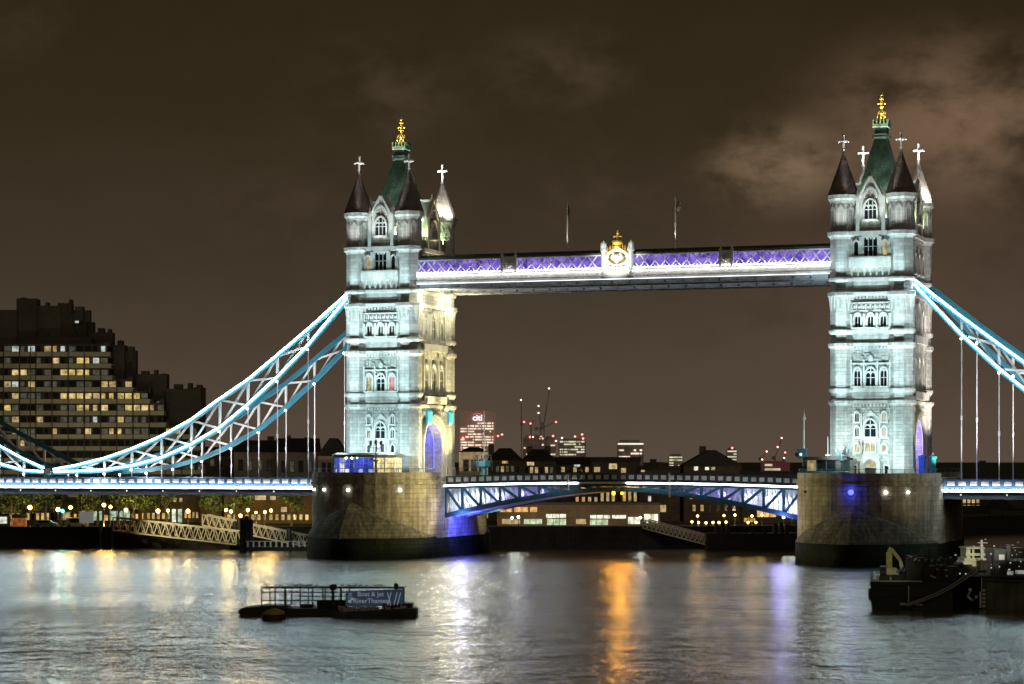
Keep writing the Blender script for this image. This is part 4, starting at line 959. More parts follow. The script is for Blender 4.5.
# ================================================================== FLOODLIGHTS OF THE BRIDGE
COOL = (.62, .93, 1.0); COOLW = (.72, .95, 1.0); WARM = (1.0, .88, .50); YEL = (1.0, .86, .42); BLUE = (.04, .06, 1.0); VIO = (.42, .34, 1.0); GRN = (.75, 1.0, .55)
for X, s in ((-41, 1), (41, -1)):
    for dx in (-4.6, 4.6):                                         # on the kiosk roof level, above the parapet
        spot('front_floodlight', (X + dx, -17.2, 17.5), (X + dx * .8, -9, 19), 4300, COOL, 105, .9)
        point('front_fill_light', (X + dx * .8, -16.8, 18.4), 480, COOL, .25)  # added fill: bare points that streak the water cyan and lighten the tower
        spot('front_floodlight', (X + dx, -17.4, 17.5), (X + dx * .75, -9, 35), 16500, COOL, 52, .9)
        spot('front_floodlight', (X + dx, -17.6, 17.5), (X + dx * .8, -9, 47), 48000, COOLW, 36, .9)
        spot('foot_light', (X + dx * .95, -12.6, 13.8), (X + dx * .9, -9.4, 18.5), 700, COOL, 100, .9)
    for z, pw in ((27.4, 520), (36.5, 540), (44.8, 600)):       # lamps standing out on brackets from the ledges
        for dx in (-4.6, 0, 4.6):
            spot('ledge_light', (X + dx, -12.0, z), (X + dx, -9.4, z + 4.5), pw, COOL, 120, .9, .3)
    for dx in (-2.45, 2.45):
        for yy in (-7.6, 7.6): point('roof_light', (X + dx, yy, ZB + 40.3), 420, (.85, 1, .7), .25)
        for yy in (-4.3, 4.3): point('roof_light', (X + dx * 2.0, yy, ZB + 40.0), 520, GRN, .3)
    for sx in (-1, 1):
        spot('roof_floodlight', (X + sx * 2.62, -6.7, ZB + 42.5), (X + sx * .6, -2.0, ZB + 49), 3600, (.85, 1, .80), 70, .9)
        spot('roof_floodlight', (X + sx * 5.0, -4.2, ZB + 41.5), (X + sx * 1.6, -1.0, ZB + 49), 6500 if sx > 0 else 3000, (.85, 1, .9), 70, .9)
    spot('gable_light', (X, -12.2, ZB + 38.4), (X, -8.7, ZB + 43.5), 1500, (.92, 1, 1), 75, .9)
    for dx in (-4.5, 4.5): spot('gable_light', (X + dx, -12.4, ZB + 38.4), (X + dx, -9.4, ZB + 42.5), 620, (.95, 1, .92), 80, .9)
    for dx in (-1, 1):
        for dy in (-1, 1):
            if dy > 0:
                spot('spire_light', (X + dx * 4.5 + 2.9, 5.0, ZB + 44.0), (X + dx * 4.5 + .3, 7.5, ZB + 47.4), 5200, (.92, 1, .93), 100, .9)
                spot('spire_light', (X + dx * 4.5 - .2, 3.7, ZB + 44.2), (X + dx * 4.5, 7.5, ZB + 47.4), 4600, (.92, 1, .93), 100, .9)
            spot('cross_light', (X + dx * 2.6, dy * 3.8, ZB + 48.2), (X + dx * 4.5, dy * 7.65, ZB + 52.2), 5200 if dy < 0 else 9000, (1, 1, 1), 34)
            if dy < 0: spot('cross_light', (X + dx * 3.0, -12.0, ZB + 40.2), (X + dx * 4.5, -7.65, ZB + 52.2), 9000, (1, 1, 1), 16)
    for dx in (-1.9, 1.9): spot('finial_light', (X + dx, -4.4, ZB + 52.5), (X, 0, ZB + 59.2), 5200, (1, .92, .6), 34)
    point('arch_light', (X - 1.5, 0, ZB + 6.5), 560 if X < 0 else 1300, BLUE if X < 0 else VIO, .6); point('arch_light', (X + 3.5, 2, ZB + 5.5), 350 if X < 0 else 1300, BLUE if X < 0 else VIO, .6)
# the inner road face of the left tower, yellow
for y in (-5, 5):
    spot('road_floodlight', (-31.0, y, 14.2), (-35.3, y * .9, 26), 8500, YEL, 80, .9); spot('road_floodlight', (-30.0, y, 14.2), (-35.3, y * .9, 42), 40000, YEL, 44, .9)
point('walkway_foot_light', (-32.2, -7.2, 43.0), 1800, (1, .94, .68), .3); point('walkway_foot_light', (-32.2, 4.5, 42.6), 1500, (1, .92, .6), .3)
for y_ in (-8.8, -3.0): point('deck_lamp_light', (-29.4, y_, 17.0), 1700, (1, .93, .66), .3)
# outer road face of the right tower, dimmer and whiter
spot('road_floodlight', (52.5, -4, 14.0), (47, -3, 26), 3500, WARM, 80); spot('road_floodlight', (52.5, 5, 14.0), (47, 6, 36), 16000, (1, .86, .74), 55)
point('chain_foot_light', (48.6, 4.5, 37.5), 260, (1, .8, .75), .3)
point('doorway_light', (37.8, -15.6, ZB + 4.9), 800, (1, .86, .62), .3)
# gilded arms
spot('arms_light', (-.2, -15.0, 45.6), (-.2, -9, 49.2), 4600, (1, .97, .84), 80, .9)
for sg in (-1, 1):
    for x_, z_ in ((53, 33), (60, 27), (67, 22), (75, 18), (84, 16), (94, 15)):
        spot('chain_floodlight', (sg * (x_ + 2), .5, 12.4), (sg * x_, 7.65, z_), 4400 + 800 * (z_ - 15), (1, .96, .95), 80, .9)
        spot('chain_floodlight', (sg * (x_ + 2), -13.0, 11.6), (sg * x_, -7.65, z_), 2200 + 380 * (z_ - 15), (.9, .98, 1), 80, .9)
# piers: lamps under the bascules graze the noses, blue below the decks
spot('pier_floodlight', (-16, -17, 11.0), (-37, -18, 8), 19000, (1, .85, .42), 60); spot('pier_floodlight', (14, -19, 11.0), (36, -19, 8), 9000, (1, .85, .46), 60)
spot('pier_floodlight', (66, -36, 15.5), (48, -16, 11.6), 5200, (1, .86, .58), 26, .7)
for X, s in ((-30, 1), (30, -1)):
    point('bascule_light', (X + s * 1.6, -2.5, 8.8), 700, BLUE if s > 0 else (.3, .4, 1), .4); point('bascule_light', (X + s * 2.2, -6.2, 8.6), 300, (.75, .85, 1), .3)
    for k, (dx, c, pw) in enumerate(((5, (.8, .88, 1), 420), (9, (.6, .6, 1), 300), (13, VIO, 220), (17, VIO, 150))):
        point('bascule_light', (X + s * dx, -6.4, 9.6 + k * .35), pw, c, .3)
    point('under_span_light', (X + s * 3.2, -8.8, 6.4), 700, VIO if s < 0 else (.35, .35, 1), .3)
    spot('pier_wash', (X + s * 7, -5.0, 6.4), (X - s * .5, -2, 4.0), 15000 if s > 0 else 2600, BLUE if s > 0 else VIO, 80)
spot('pier_wash', (-25.5, 4.5, 7.2), (-31, 16, 5), 1400, (1, .9, .6), 70)
spot('pier_wash', (-26, -9.5, 9.5), (-31.5, -16, 7), 900, VIO, 70)

# ================================================================== LEFT BANK: HOTEL
BUI = mat('hotel_concrete', (.50, .47, .33), .85, var=.25, scale=.15); BUID = mat('dark_concrete', (.085, .074, .058), .9, var=.25, scale=.2)
CURT = mat('curtained_window', (.1, .1, .08), .6, var=0, emit=(.30, .32, .24), es=.16, sample=False)
COLDW = mat('cool_lit_window', (.1, .1, .1), .5, var=0, emit=(.85, .95, .9), es=.5, sample=False)
YELW = mat('yellow_lit_window', (.1, .1, .05), .5, var=0, emit=(1.0, .72, .24), es=.6, sample=False)
def make_hotel():
    D = 560.0; k = D / F
    ox = 0.0
    H = thing('stepped_hotel', 'big stepped concrete hotel block with rows of lit windows, far left', 'hotel', gnd(0, D, BANKZ), PSI)
    X = lambda px: (px - ox) * k
    Z = lambda py: zat(py, D) - BANKZ
    rows = [(349, 110), (360.8, 111), (372.6, 112), (384.4, 133), (396.2, 150), (408, 164), (419.8, 166), (431.6, 198), (443.4, 203), (455.2, 203), (467, 203), (478.8, 203), (490, 203)]
    core = MB(); sp = MB()
    for i, (py, r) in enumerate(rows):
        core.box(X(-130), X(r) - .8, .8, 10, Z(py + 6.5) + .004 if i < 12 else 0, Z(py - 5.3))
        sp.box(X(-130), X(r), 0, 10.2, Z(py + 7.2), Z(py + 2.8))
    core.build('storey_wall', BUID, H); sp.build('spandrel_band', BUI, H)
    m = MB()
    for a, b, t, y0 in ((-130, 14, 309, 3), (12, 32, 297, 5), (32, 56, 304, 6), (52, 66, 301, 7), (62, 84, 308, 8), (80, 88, 320, 8), (-130, 88, 336, 4), (86, 108, 331, 6), (60, 108, 343, 2)):
        m.box(X(a), X(b), y0, 10.1, Z(344), Z(t))
    m.box(X(109), X(121), 5, 10.3, Z(385), Z(344)); m.box(X(120), X(131), 7, 10.4, Z(385), Z(349)); m.box(X(131), X(163), 6, 10.5, Z(400), Z(373)); m.box(X(163), X(198), 5, 10.6, Z(437), Z(388)); m.box(X(186), X(200), 7, 10.7, Z(437), Z(386.5))
    for i in range(26):
        u = random.uniform(0, 100); t = 343 - random.uniform(0, 14); m.box(X(u), X(u + random.uniform(2, 6)), 6, 12, Z(344), Z(t))
    m.build('roof_block', BUID, H)
    m = MB().box(X(69), X(72.5), 7.8, 7.98, Z(321), Z(312)); m.build('stair_light', COLDW, H)
    rnd = random.Random(21); lit = {0: [], 1: [52, 84], 2: [18, 68, 84], 3: [102], 4: [68, 84, 100, 116, 132, 155], 5: [6, 84, 100, 132, 145], 6: [118], 7: [16, 52, 84, 115], 8: [20, 68, 84, 117], 9: [52, 84, 117]}
    cnt = 0; rest = MB()
    for i, (py, r) in enumerate(rows[:11]):
        px = 3.5
        while px < r - 5:
            w = rnd.choice([6.0, 6.4, 6.4, 4.0])
            near = any(abs(px + w / 2 - q) < 5.6 for q in lit.get(i, []))
            mt = rnd.choice([YELW, YELW, LITWARM]) if near else rnd.choices([GLASS, CURT, COLDW, LITDIM], [.38, .44, .08 if i < 2 else .02, .10])[0]
            if i == 0 and rnd.random() < .35: mt = COLDW
            if mt is GLASS or cnt >= 99: rest.box(X(px), X(px + w), .55, .75, Z(py + 2.4), Z(py - 3.0))
            else:
                MB().box(X(px), X(px + w), .55, .75, Z(py + 2.4), Z(py - 3.0)).build('window', mt, H); cnt += 1
            px += 8.1
    tag(rest.build('dark_windows', GLASS, H), kind='stuff')
    rq = random.Random(77); m = MB()
    for i, (py, r) in enumerate(rows[:11]):
        for q_ in range(int(r / 16)):
            u = 3 + q_ * 16.2; m.box(X(u), X(u) + .22, -.12, .8, Z(py + 7), Z(py - 5))
        u = r - rq.uniform(1, 9); m.box(X(u), X(r) - .1, .9, 7, Z(py - 3), Z(py - 3 - rq.uniform(2, 7)))
    for u, t, w in ((15, 297, 5), (40, 301, 3), (64, 298, 2.5), (70, 305, 8), (93, 327, 6), (103, 329, 3), (113, 340, 5), (124, 347, 5), (137, 370, 7), (150, 371, 3), (158, 375, 4), (170, 385, 8), (184, 384, 4), (193, 386, 5)):
        m.box(X(u), X(u + w), 6.2, 9, Z(t + 14), Z(t - rq.uniform(0, 2.5)))
    m.build('roof_plant', BUID, H)
    MB().box(X(30), X(30.8), -.15, .0, Z(480), Z(346)).build('downpipe', BUID, H)
make_hotel()
for px_ in (20, 80, 140): spot('facade_fill_light', tuple(at(px_ + 6, 478, 520)), tuple(at(px_, 420, 560)), 2600, (1, .93, .66), 110, 1.0)  # added fill lifting the hotel front, no fittings stand here

# ================================================================== buildings
BRK = mat('dim_stock_brick', (.13, .095, .055), .9, var=.3, scale=.4, brick=(.9, .3, .03, .6)); ROOFD = mat('dark_slate_roof', (.025, .023, .022), .8, var=.3, scale=.5)
CREAMW = mat('cream_render', (.38, .34, .25), .85, var=.2, scale=.3); DARKB = mat('dark_brick', (.10, .075, .055), .9, var=.35, scale=.3, brick=(.9, .3, .03, .6))
def house(px0, px1, ridge, eave, D, label, cat='building', wall=BRK, roof=ROOFD, wins=(), z0=BANKZ, depth=12, gable='side', chim=(), name='terrace_building', group=None, ground_rows=()):
    """a building seen square on: walls, pitched or flat roof, chimneys, windows with panes"""
    k = D / F; c = (px0 + px1) / 2; hw = (px1 - px0) / 2 * k; H = thing(name, label, cat, gnd(c, D, z0), PSI, group)
    ze = zat(eave, D) - z0; zr = zat(ridge, D) - z0
    MB().box(-hw, hw, 0, depth, 0, ze).build('wall', wall, H)
    m = MB()
    if gable == 'side': m.prism([(-.3, ze), (depth + .3, ze), (depth / 2 + 1, zr), (depth / 2 - 1, zr)], 'x', -hw - .2, hw + .2)
    elif gable == 'front':
        m.prism([(-hw - .3, ze), (hw + .3, ze), (.5, zr), (-.5, zr)], 'y', -.25, depth)
    elif gable == 'hip':
        m.loft([[(-hw - .3, -.3, ze), (hw + .3, -.3, ze), (hw + .3, depth + .3, ze), (-hw - .3, depth + .3, ze)], [(-hw * .35, depth * .4, zr), (hw * .35, depth * .4, zr), (hw * .35, depth * .6, zr), (-hw * .35, depth * .6, zr)]])
    else: m.box(-hw - .15, hw + .15, -.15, depth + .15, ze, max(zr, ze + .5))
    rf = m.build('roof', roof, H)
    for pc, hh in chim:
        u = (pc - c) * k; MB().box(u - .6, u + .6, depth * .4, depth * .6, ze, zat(hh, D) - z0).build('chimney', DARKB, rf)
    for (a, b, t, bt, mt) in wins:
        u0, u1 = (a - c) * k, (b - c) * k; z1, zz = zat(t, D) - z0, zat(bt, D) - z0
        fr = MB().box(u0 - .12, u1 + .12, -.14, -.02, zz - .12, zz).box(u0 - .12, u1 + .12, -.14, -.02, z1, z1 + .12).box(u0 - .12, u0, -.14, -.02, zz + .002, z1 - .002).box(u1, u1 + .12, -.14, -.02, zz + .002, z1 - .002)
        nb = max(1, int((u1 - u0) / 1.1))
        for i in range(1, nb): x = u0 + (u1 - u0) * i / nb; fr.box(x - .05, x + .05, -.12, -.03, zz + .003, z1 - .003)
        w_ = fr.build('window', BUID, H); MB().box(u0, u1, -.08, -.012, zz, z1).build('pane', mt, w_)
    return H
W1 = mat('white_lit_hall', (.3, .3, .3), .5, var=0, emit=(.95, 1.0, .85), es=.75, sample=False)
GRW = mat('greenish_lit_hall', (.2, .3, .2), .5, var=0, emit=(.62, .85, .62), es=.55, sample=False)
ORW = mat('orange_lit_room', (.2, .1, .05), .5, var=0, emit=(1.0, .55, .16), es=.6, sample=False)
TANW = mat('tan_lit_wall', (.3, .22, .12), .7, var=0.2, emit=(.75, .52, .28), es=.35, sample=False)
def row(a, b, n, w, t, bt, mats, seed, p=1.0):
    r = random.Random(seed); out = []
    for i in range(n):
        x = a + (b - a) * (i + .5) / n
        if r.random() < p: out.append((x - w / 2, x + w / 2, t, bt, r.choice(mats)))
    return out
house(206, 236, 447, 456, 530, 'plain flat roofed brick house beside the stepped hotel', wall=BRK, gable='flat', wins=row(208, 234, 3, 4, 459, 466, [CURT, GLASS], 1))
house(234, 276, 440, 452, 520, 'brick dockside house with the round attic window', wall=CREAMW, gable='side', wins=row(236, 274, 4, 4, 460, 470, [GLASS, CURT], 2) + [(252, 258, 446, 451.5, GLASS)], chim=((240, 436), (268, 436)))
house(276, 316, 438, 452, 515, 'long dockside house with dark pitched roof and one cool roof light', wall=CREAMW, wins=row(279, 314, 4, 4, 461, 472, [GLASS, CURT], 3), chim=((285, 435), (305, 437)))
house(318, 346, 438, 456, 500, 'pale gabled house just left of the left tower', wall=CREAMW, gable='front', wins=row(321, 338, 3, 3, 463, 473, [GLASS], 4))
house(0, 56, 501, 503, 505, 'long low dark terrace with small amber shopfronts at the far left of the promenade', wall=DARKB, gable='flat', wins=row(1, 55, 11, 3, 513, 520, [ORW, LITDIM, YELW, GLASS, GRW], 37))
house(60, 140, 500, 503, 500, 'low dark pavilion with greenish lit glass behind promenade trees', wall=DARKB, gable='flat', wins=[(92, 102, 511, 522, GRW), (110, 130, 511, 523, GRW), (62, 70, 512, 520, LITDIM)] + row(73, 91, 4, 2.6, 514, 520, [ORW, YELW, LITDIM], 31) + row(103, 109, 1, 4, 515, 521, [ORW], 32) + row(131, 139, 2, 2.6, 514, 520, [LITDIM, YELW], 33))
house(138, 200, 494, 496, 485, 'tan brick block with tall lit glass entrance behind the gangway', wall=BRK, gable='flat', wins=[(172, 176, 509, 522, W1), (178, 182, 509, 523, GRW)] + row(160, 184, 4, 3, 498, 502, [LITWARM, ORW, LITDIM], 5) + row(141, 171, 6, 2.8, 513, 519, [ORW, LITDIM, YELW, LITDIM], 34) + row(184, 199, 4, 2.2, 512, 518, [ORW, LITDIM], 35))
house(200, 222, 489, 490, 480, 'narrow grey brick tower block with one bright upper window', wall=BRK, gable='flat', wins=[(205, 212, 497, 502, LITWARM), (213, 216, 503, 509, W1)])
house(224, 312, 488, 489, 476, 'wide lamplit brick building beside the left pier', wall=mat('warm_lit_brick', (.20, .13, .06), .9, var=.3, scale=.3, brick=(.9, .3, .03, .6)), gable='flat', wins=[(255, 266, 495.5, 500, LITWARM), (270, 276, 496, 500, LITDIM), (246, 251, 496, 500, GRW), (281, 287, 507, 512, LITDIM)] + row(226, 250, 4, 3, 503, 509, [GLASS, LITDIM], 6) + row(226, 310, 14, 3.2, 514.5, 520, [ORW, YELW, LITDIM, LITDIM, GLASS], 36))
# right of the left tower, behind the bascules
house(459, 488, 447, 452, 520, 'small tan lit building directly right of the left tower', wall=TANW, gable='hip', wins=row(462, 486, 3, 5, 460, 471, [GLASS, CURT], 7))
house(488, 522, 448, 460, 500, 'dark twin roofed warehouse with one tan lit window, left group', wall=DARKB, gable='hip', wins=[(502, 508, 455 + 6, 463.5, ORW)] + row(490, 520, 6, 3, 466, 472, [LITDIM, GLASS, CURT], 8), chim=((491, 444),))
house(522, 556, 449, 461, 500, 'dark roofed warehouse with a bright gable window above the bascule', wall=DARKB, gable='hip', wins=[(527, 534, 462, 465.5, LITWARM)] + row(524, 554, 6, 3, 467, 473, [LITDIM, GLASS, CURT], 9) + row(524, 556, 7, 2.6, 494, 499, [GLASS, ORW, GLASS, LITDIM], 42), chim=((530, 446), (548, 446)))
house(556, 592, 457, 464, 505, 'low dark warehouse between two taller ones with a cool lit attic', wall=DARKB, wins=row(560, 590, 5, 3.5, 467, 472, [GLASS, LITDIM], 10) + [(574, 580, 464.5, 467, COLDW)])
house(592, 640, 457, 462, 495, 'flat roofed wharf block with yellow lit rooms above the bascule', wall=DARKB, gable='flat', wins=[(609, 617, 463.5, 469, LITWARM), (594, 600, 467, 472, LITDIM), (621, 626, 468, 473, LITDIM)] + row(594, 638, 8, 3, 487, 503, [ORW, LITDIM, GLASS, LITDIM], 11))
house(640, 680, 466, 470, 492, 'dark wharf block with two bright lower windows under the right bascule', wall=DARKB, gable='flat', wins=[(634 + 7, 645, 466, 472, YELW), (633 + 9, 652, 505, 512, LITWARM), (646 + 8, 666, 505, 512, LITDIM), (648, 651, 496, 502, W1)], chim=((655, 459), (662, 462)))
house(684, 742, 450, 466, 490, 'large dark warehouse with broad pitched roof and round lit attic window', wall=DARKB, gable='front', wins=[(694, 698, 466.5, 470.5, W1), (705, 709, 467, 470, W1), (711, 715, 467, 470, LITDIM)] + row(690, 738, 6, 3, 505, 511, [ORW, GLASS, LITDIM, GLASS], 12) + row(688, 740, 8, 2.6, 494, 499, [GLASS, ORW, GLASS, LITDIM], 41), chim=((705, 446),))
house(742, 800, 472, 474, 488, 'low dark wharf shed at the right pier with orange lit rooms', wall=DARKB, gable='flat', wins=[(757, 776, 508, 517, mat('amber_hall', (.3, .2, .1), .5, var=0, emit=(1.0, .62, .25), es=.8, sample=False)), (748, 753, 517, 524, ORW), (737 + 7, 755, 518, 524, ORW)])
house(497, 660, 503, 505, 462, 'long low riverside pavilion with white lit glass front below the bascule', wall=DARKB, gable='flat', wins=[(500, 512, 508, 512, ORW), (514, 528, 507, 512, ORW), (530, 537, 507, 512, ORW), (546, 566, 514, 518, W1), (590, 610, 515, 518.5, W1), (612, 626, 515, 518.5, W1), (502, 520, 519, 524, LITDIM), (524, 542, 519, 524, GRW), (547, 566, 519, 525, GRW), (576, 586, 519, 524, LITDIM), (590, 608, 519.5, 525, GRW), (628, 640, 517, 524, W1), (644, 658, 514, 523, W1)], name='riverside_pavilion')
house(562, 600, 488, 490, 470, 'tall windowed warehouse wall with amber lit columns above the pavilion', wall=DARKB, gable='flat', wins=row(574, 599, 4, 3, 497, 511, [ORW, LITDIM, ORW], 14))
for px_ in (505, 545, 600, 660, 710, 770): spot('quay_fill_light', tuple(at(px_, 521, 453)), tuple(at(px_ + 4, 490, 490)), 1500, (1, .74, .38), 130, .9)  # added warm fill for the dark quay buildings
# right edge of the picture
house(956, 1000, 496, 497, 640, 'dark riverside block with grid of amber windows right of the right pier', wall=mat('dark_red_brick', (.06, .035, .02), .9, var=.2), gable='flat', wins=row(962, 980, 4, 3, 499.5, 503, [LITWARM, YELW, LITDIM], 15) + row(962, 980, 4, 3, 505, 508.5, [LITWARM, ORW, LITDIM], 16))
house(944, 990, 506, 513, 560, 'dark boathouse with three pale shuttered bays by the right pier', wall=DARKB, gable='side', wins=[(961, 966, 522, 529, mat('pale_shutter', (.30, .27, .2), .7, var=.2)), (970, 976, 522, 529, MATS['pale_shutter']), (979, 987, 522, 528, MATS['pale_shutter'])])
house(994, 1013, 500, 508, 620, 'dark church hall with small spire behind the barges', wall=DARKB, gable='front', chim=((1006, 493),))
house(1006, 1060, 512, 514, 600, 'amber lit waterside house at the right edge', wall=DARKB, gable='flat', wins=[(1009, 1018, 524, 529, ORW), (1019, 1023, 524, 529, YELW), (1022, 1026, 516, 529, GRW)])

# ---- distant towers
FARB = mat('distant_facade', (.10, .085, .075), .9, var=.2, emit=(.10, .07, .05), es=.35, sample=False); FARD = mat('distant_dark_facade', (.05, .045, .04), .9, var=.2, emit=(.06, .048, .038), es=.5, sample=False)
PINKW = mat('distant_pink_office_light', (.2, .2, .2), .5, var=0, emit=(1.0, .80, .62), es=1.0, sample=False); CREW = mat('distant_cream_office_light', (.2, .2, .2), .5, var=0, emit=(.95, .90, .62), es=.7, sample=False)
def far_tower(px0, px1, top, bot, D, label, rows_, cols, mt, seed, p, name='office_tower', body=None, lamps=(), blank=0.0):
    k = D / F; c = (px0 + px1) / 2; hw = (px1 - px0) / 2 * k; H = thing(name, label, 'office tower', gnd(c, D, BANKZ), PSI, 'far office towers')
    zt = zat(top, D) - BANKZ; zb = zat(bot, D) - BANKZ; r = random.Random(seed)
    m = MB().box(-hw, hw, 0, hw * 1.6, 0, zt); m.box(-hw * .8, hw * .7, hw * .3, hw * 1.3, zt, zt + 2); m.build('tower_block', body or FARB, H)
    w = MB(); rh = (zt - zb - blank * k) / rows_
    for i in range(rows_):
        y = 0
        j = 0
        while j < cols:
            run = r.randint(1, 4)
            if r.random() < p:
                a = -hw * .94 + 1.88 * hw * j / cols; b = -hw * .94 + 1.88 * hw * min(j + run, cols) / cols - .06 * hw
                w.box(a, b, -1.2, -.3, zb + i * rh + rh * .28, zb + i * rh + rh * .78)
            j += run
    w.build('lit_windows', mt, H)
    for (px, py, m_) in lamps:
        MB().ball(((px - c) * k, -2, zat(py, D) - BANKZ), .95 * k, n=8, m=6).build('beacon', m_, H)
    return H
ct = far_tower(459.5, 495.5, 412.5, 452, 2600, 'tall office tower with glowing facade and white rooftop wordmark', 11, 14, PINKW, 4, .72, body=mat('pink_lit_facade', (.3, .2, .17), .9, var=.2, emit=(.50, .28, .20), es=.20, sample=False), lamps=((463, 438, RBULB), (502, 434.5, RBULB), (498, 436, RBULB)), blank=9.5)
def wordmark(par, D, cx, cy, hpx, txt, m, c0):
    k = D / F; return text_mesh('wordmark', txt, hpx * k, m, par, ((cx - c0) * k, -2.5, zat(cy, D) - BANKZ), .2, .02 * hpx * k)
WM = mat('white_sign_light', (1, 1, 1), .5, var=0, emit=(1, 1, 1), es=1.3, sample=False)
wordmark(ct, 2600, 477.5, 420.5, 8.2, 'citi', WM, 477.5)
k26 = 2600 / F
MB().tube([((4.6 * cos(a)) * k26, -2.6, zat(414.2 + 1.2 - 1.7 * sin(a), 2600) - BANKZ) for a in [pi * (.08 + .84 * i / 8) for i in range(9)]], .22, 5).build('logo_arc', mat('red_sign_arc', (1, .1, .1), .5, var=0, emit=(1, .15, .12), es=1.2, sample=False), ct)
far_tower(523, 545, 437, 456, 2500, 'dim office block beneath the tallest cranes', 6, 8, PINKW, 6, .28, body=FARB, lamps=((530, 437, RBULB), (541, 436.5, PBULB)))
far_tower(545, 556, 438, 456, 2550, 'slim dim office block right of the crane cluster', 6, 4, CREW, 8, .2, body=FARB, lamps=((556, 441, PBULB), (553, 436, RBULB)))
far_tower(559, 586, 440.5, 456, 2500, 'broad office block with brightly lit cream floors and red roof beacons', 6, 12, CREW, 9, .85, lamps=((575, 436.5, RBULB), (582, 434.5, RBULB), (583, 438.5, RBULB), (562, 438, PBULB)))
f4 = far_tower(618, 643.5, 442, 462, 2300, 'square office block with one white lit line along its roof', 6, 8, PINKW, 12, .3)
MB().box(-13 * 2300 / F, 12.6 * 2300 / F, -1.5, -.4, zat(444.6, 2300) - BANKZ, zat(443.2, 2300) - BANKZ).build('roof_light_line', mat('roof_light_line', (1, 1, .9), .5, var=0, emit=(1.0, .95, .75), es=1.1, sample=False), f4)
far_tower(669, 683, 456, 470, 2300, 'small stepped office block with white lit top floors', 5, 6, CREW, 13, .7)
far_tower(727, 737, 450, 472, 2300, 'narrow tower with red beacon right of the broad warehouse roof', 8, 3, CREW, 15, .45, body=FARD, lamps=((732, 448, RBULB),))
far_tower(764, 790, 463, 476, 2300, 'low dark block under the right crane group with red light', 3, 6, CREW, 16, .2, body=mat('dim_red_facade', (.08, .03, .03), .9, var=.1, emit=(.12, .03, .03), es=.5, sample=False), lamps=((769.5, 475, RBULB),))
def crane(px, base, top, D, tip, label, lamps):
    k = D / F; K = thing('tower_crane', label, 'crane', gnd(px, D, BANKZ), PSI, 'far tower cranes')
    zt = zat(top, D) - BANKZ; m = MB(); m.box(-.6, .6, -.6, .6, 0, zt); m.build('mast', FARD, K)
    tx, tz = (tip[0] - px) * k, zat(tip[1], D) - BANKZ
    m = MB().beam((0, 0, zt), (tx, 0, tz), .9, .9); m.beam((0, 0, zt), (-tx * .25, 0, zt + 1.5), 1.2, 1.2); m.build('jib', FARD, K)
    MB().box(-tx * .25 - 1.5, -tx * .25 + 1.5, -1, 1, zt - 1.5, zt + 2).build('counterweight', FARD, K)
    for x, y, mm in lamps: MB().ball(((x - px) * k, -1.5, zat(y, D) - BANKZ), 1.15 * k * .75, n=8, m=6).build('beacon', mm, K)
crane(521.5, 440, 424, 2450, (521, 399), 'tower crane with upright jib, leftmost above the city blocks', [(521, 400, PBULB), (524, 422, RBULB)])
crane(531, 440, 424, 2480, (534, 420), 'short jibbed crane with a bright red pair of beacons', [(530.5, 423.5, RBULB), (533, 437, PBULB)])
crane(541, 440, 428, 2460, (538.5, 405), 'crane with tall leaning jib in the middle of the left cluster', [(538.5, 406, PBULB), (538.5, 413, PBULB)])
crane(544, 440, 424, 2520, (549.5, 388), 'crane with the longest jib reaching highest of all', [(549, 388.5, PBULB)])
crane(540.5, 440, 429, 2540, (557, 421), 'crane with low jib stretched out to the right', [(556, 422, RBULB)])
crane(761.5, 470, 459, 2350, (767, 450), 'crane with two pale lamps, left of the right crane group', [(762, 459.5, PBULB), (766.5, 451.5, PBULB)])
crane(775, 470, 458, 2360, (782, 437), 'crane with the highest jib of the right crane group', [(777.5, 447, PBULB), (781.5, 438, PBULB)])
crane(784, 470, 461, 2380, (786, 451), 'crane with close set lamps at the right of its group', [(785, 452.5, RBULB), (784, 458, PBULB)])

# ================================================================== PROMENADE LAMPS AND TREES
def street_lamp(px, py, D, label, mt=BULB, col=(1, .62, .2), pw=70, r=.26, group='promenade lamps', z0=BANKZ):
    h = zat(py, D) - z0; K = thing('street_lamp', label, 'street lamp', gnd(px, D, z0), PSI, group)
    m = MB().lathe(0, 0, [(0, .16), (.4, .14), (.5, .06), (h - r, .05)], 6); m.build('post', BLACK, K); MB().ball((0, 0, h), r, n=8, m=6).build('globe', mt, K)
    if pw: point('lamp_light', (0, -.6, h), pw, col, .25, K)
LP = [(30, 507.5, .34), (58, 509.5, .28), (70.5, 507.5, .3), (104, 505, .3), (110.5, 507, .26), (126, 510, .3), (158, 511, .32), (168, 510.5, .24), (188, 511, .32), (226, 510, .24), (231, 511.5, .26), (248, 510, .26), (256, 512.5, .18), (265, 512, .24), (271, 510.5, .24), (240.5, 515.5, .24)]
LP.sort()
for i, (px, py, r) in enumerate(LP):
    w = (px in (58,))
    street_lamp(px, py, 446 + (i % 3) * 2.2, '%s lamp from the left in the promenade row beneath the left approach%s' % (ORD[i], ', glowing white' if w else ', glowing amber'), WBULB if w else BULB, (1, .95, .85) if w else (1, .60, .16), 600, r * 1.25)
K = thing('green_beacon_post', 'green light post beside the white promenade lamp', 'navigation light', gnd(62.5, 444.5, BANKZ), PSI)
MB().tube([(0, 0, 0), (0, 0, zat(511, 444.5) - BANKZ)], .07, 5).build('post', BLACK, K); MB().ball((0, 0, zat(511, 444.5) - BANKZ), .32, n=8, m=6).build('lamp', GBULB, K)
point('lamp_light', (0, -.6, zat(511, 444.5) - BANKZ), 120, (.05, 1, .6), .25, K)
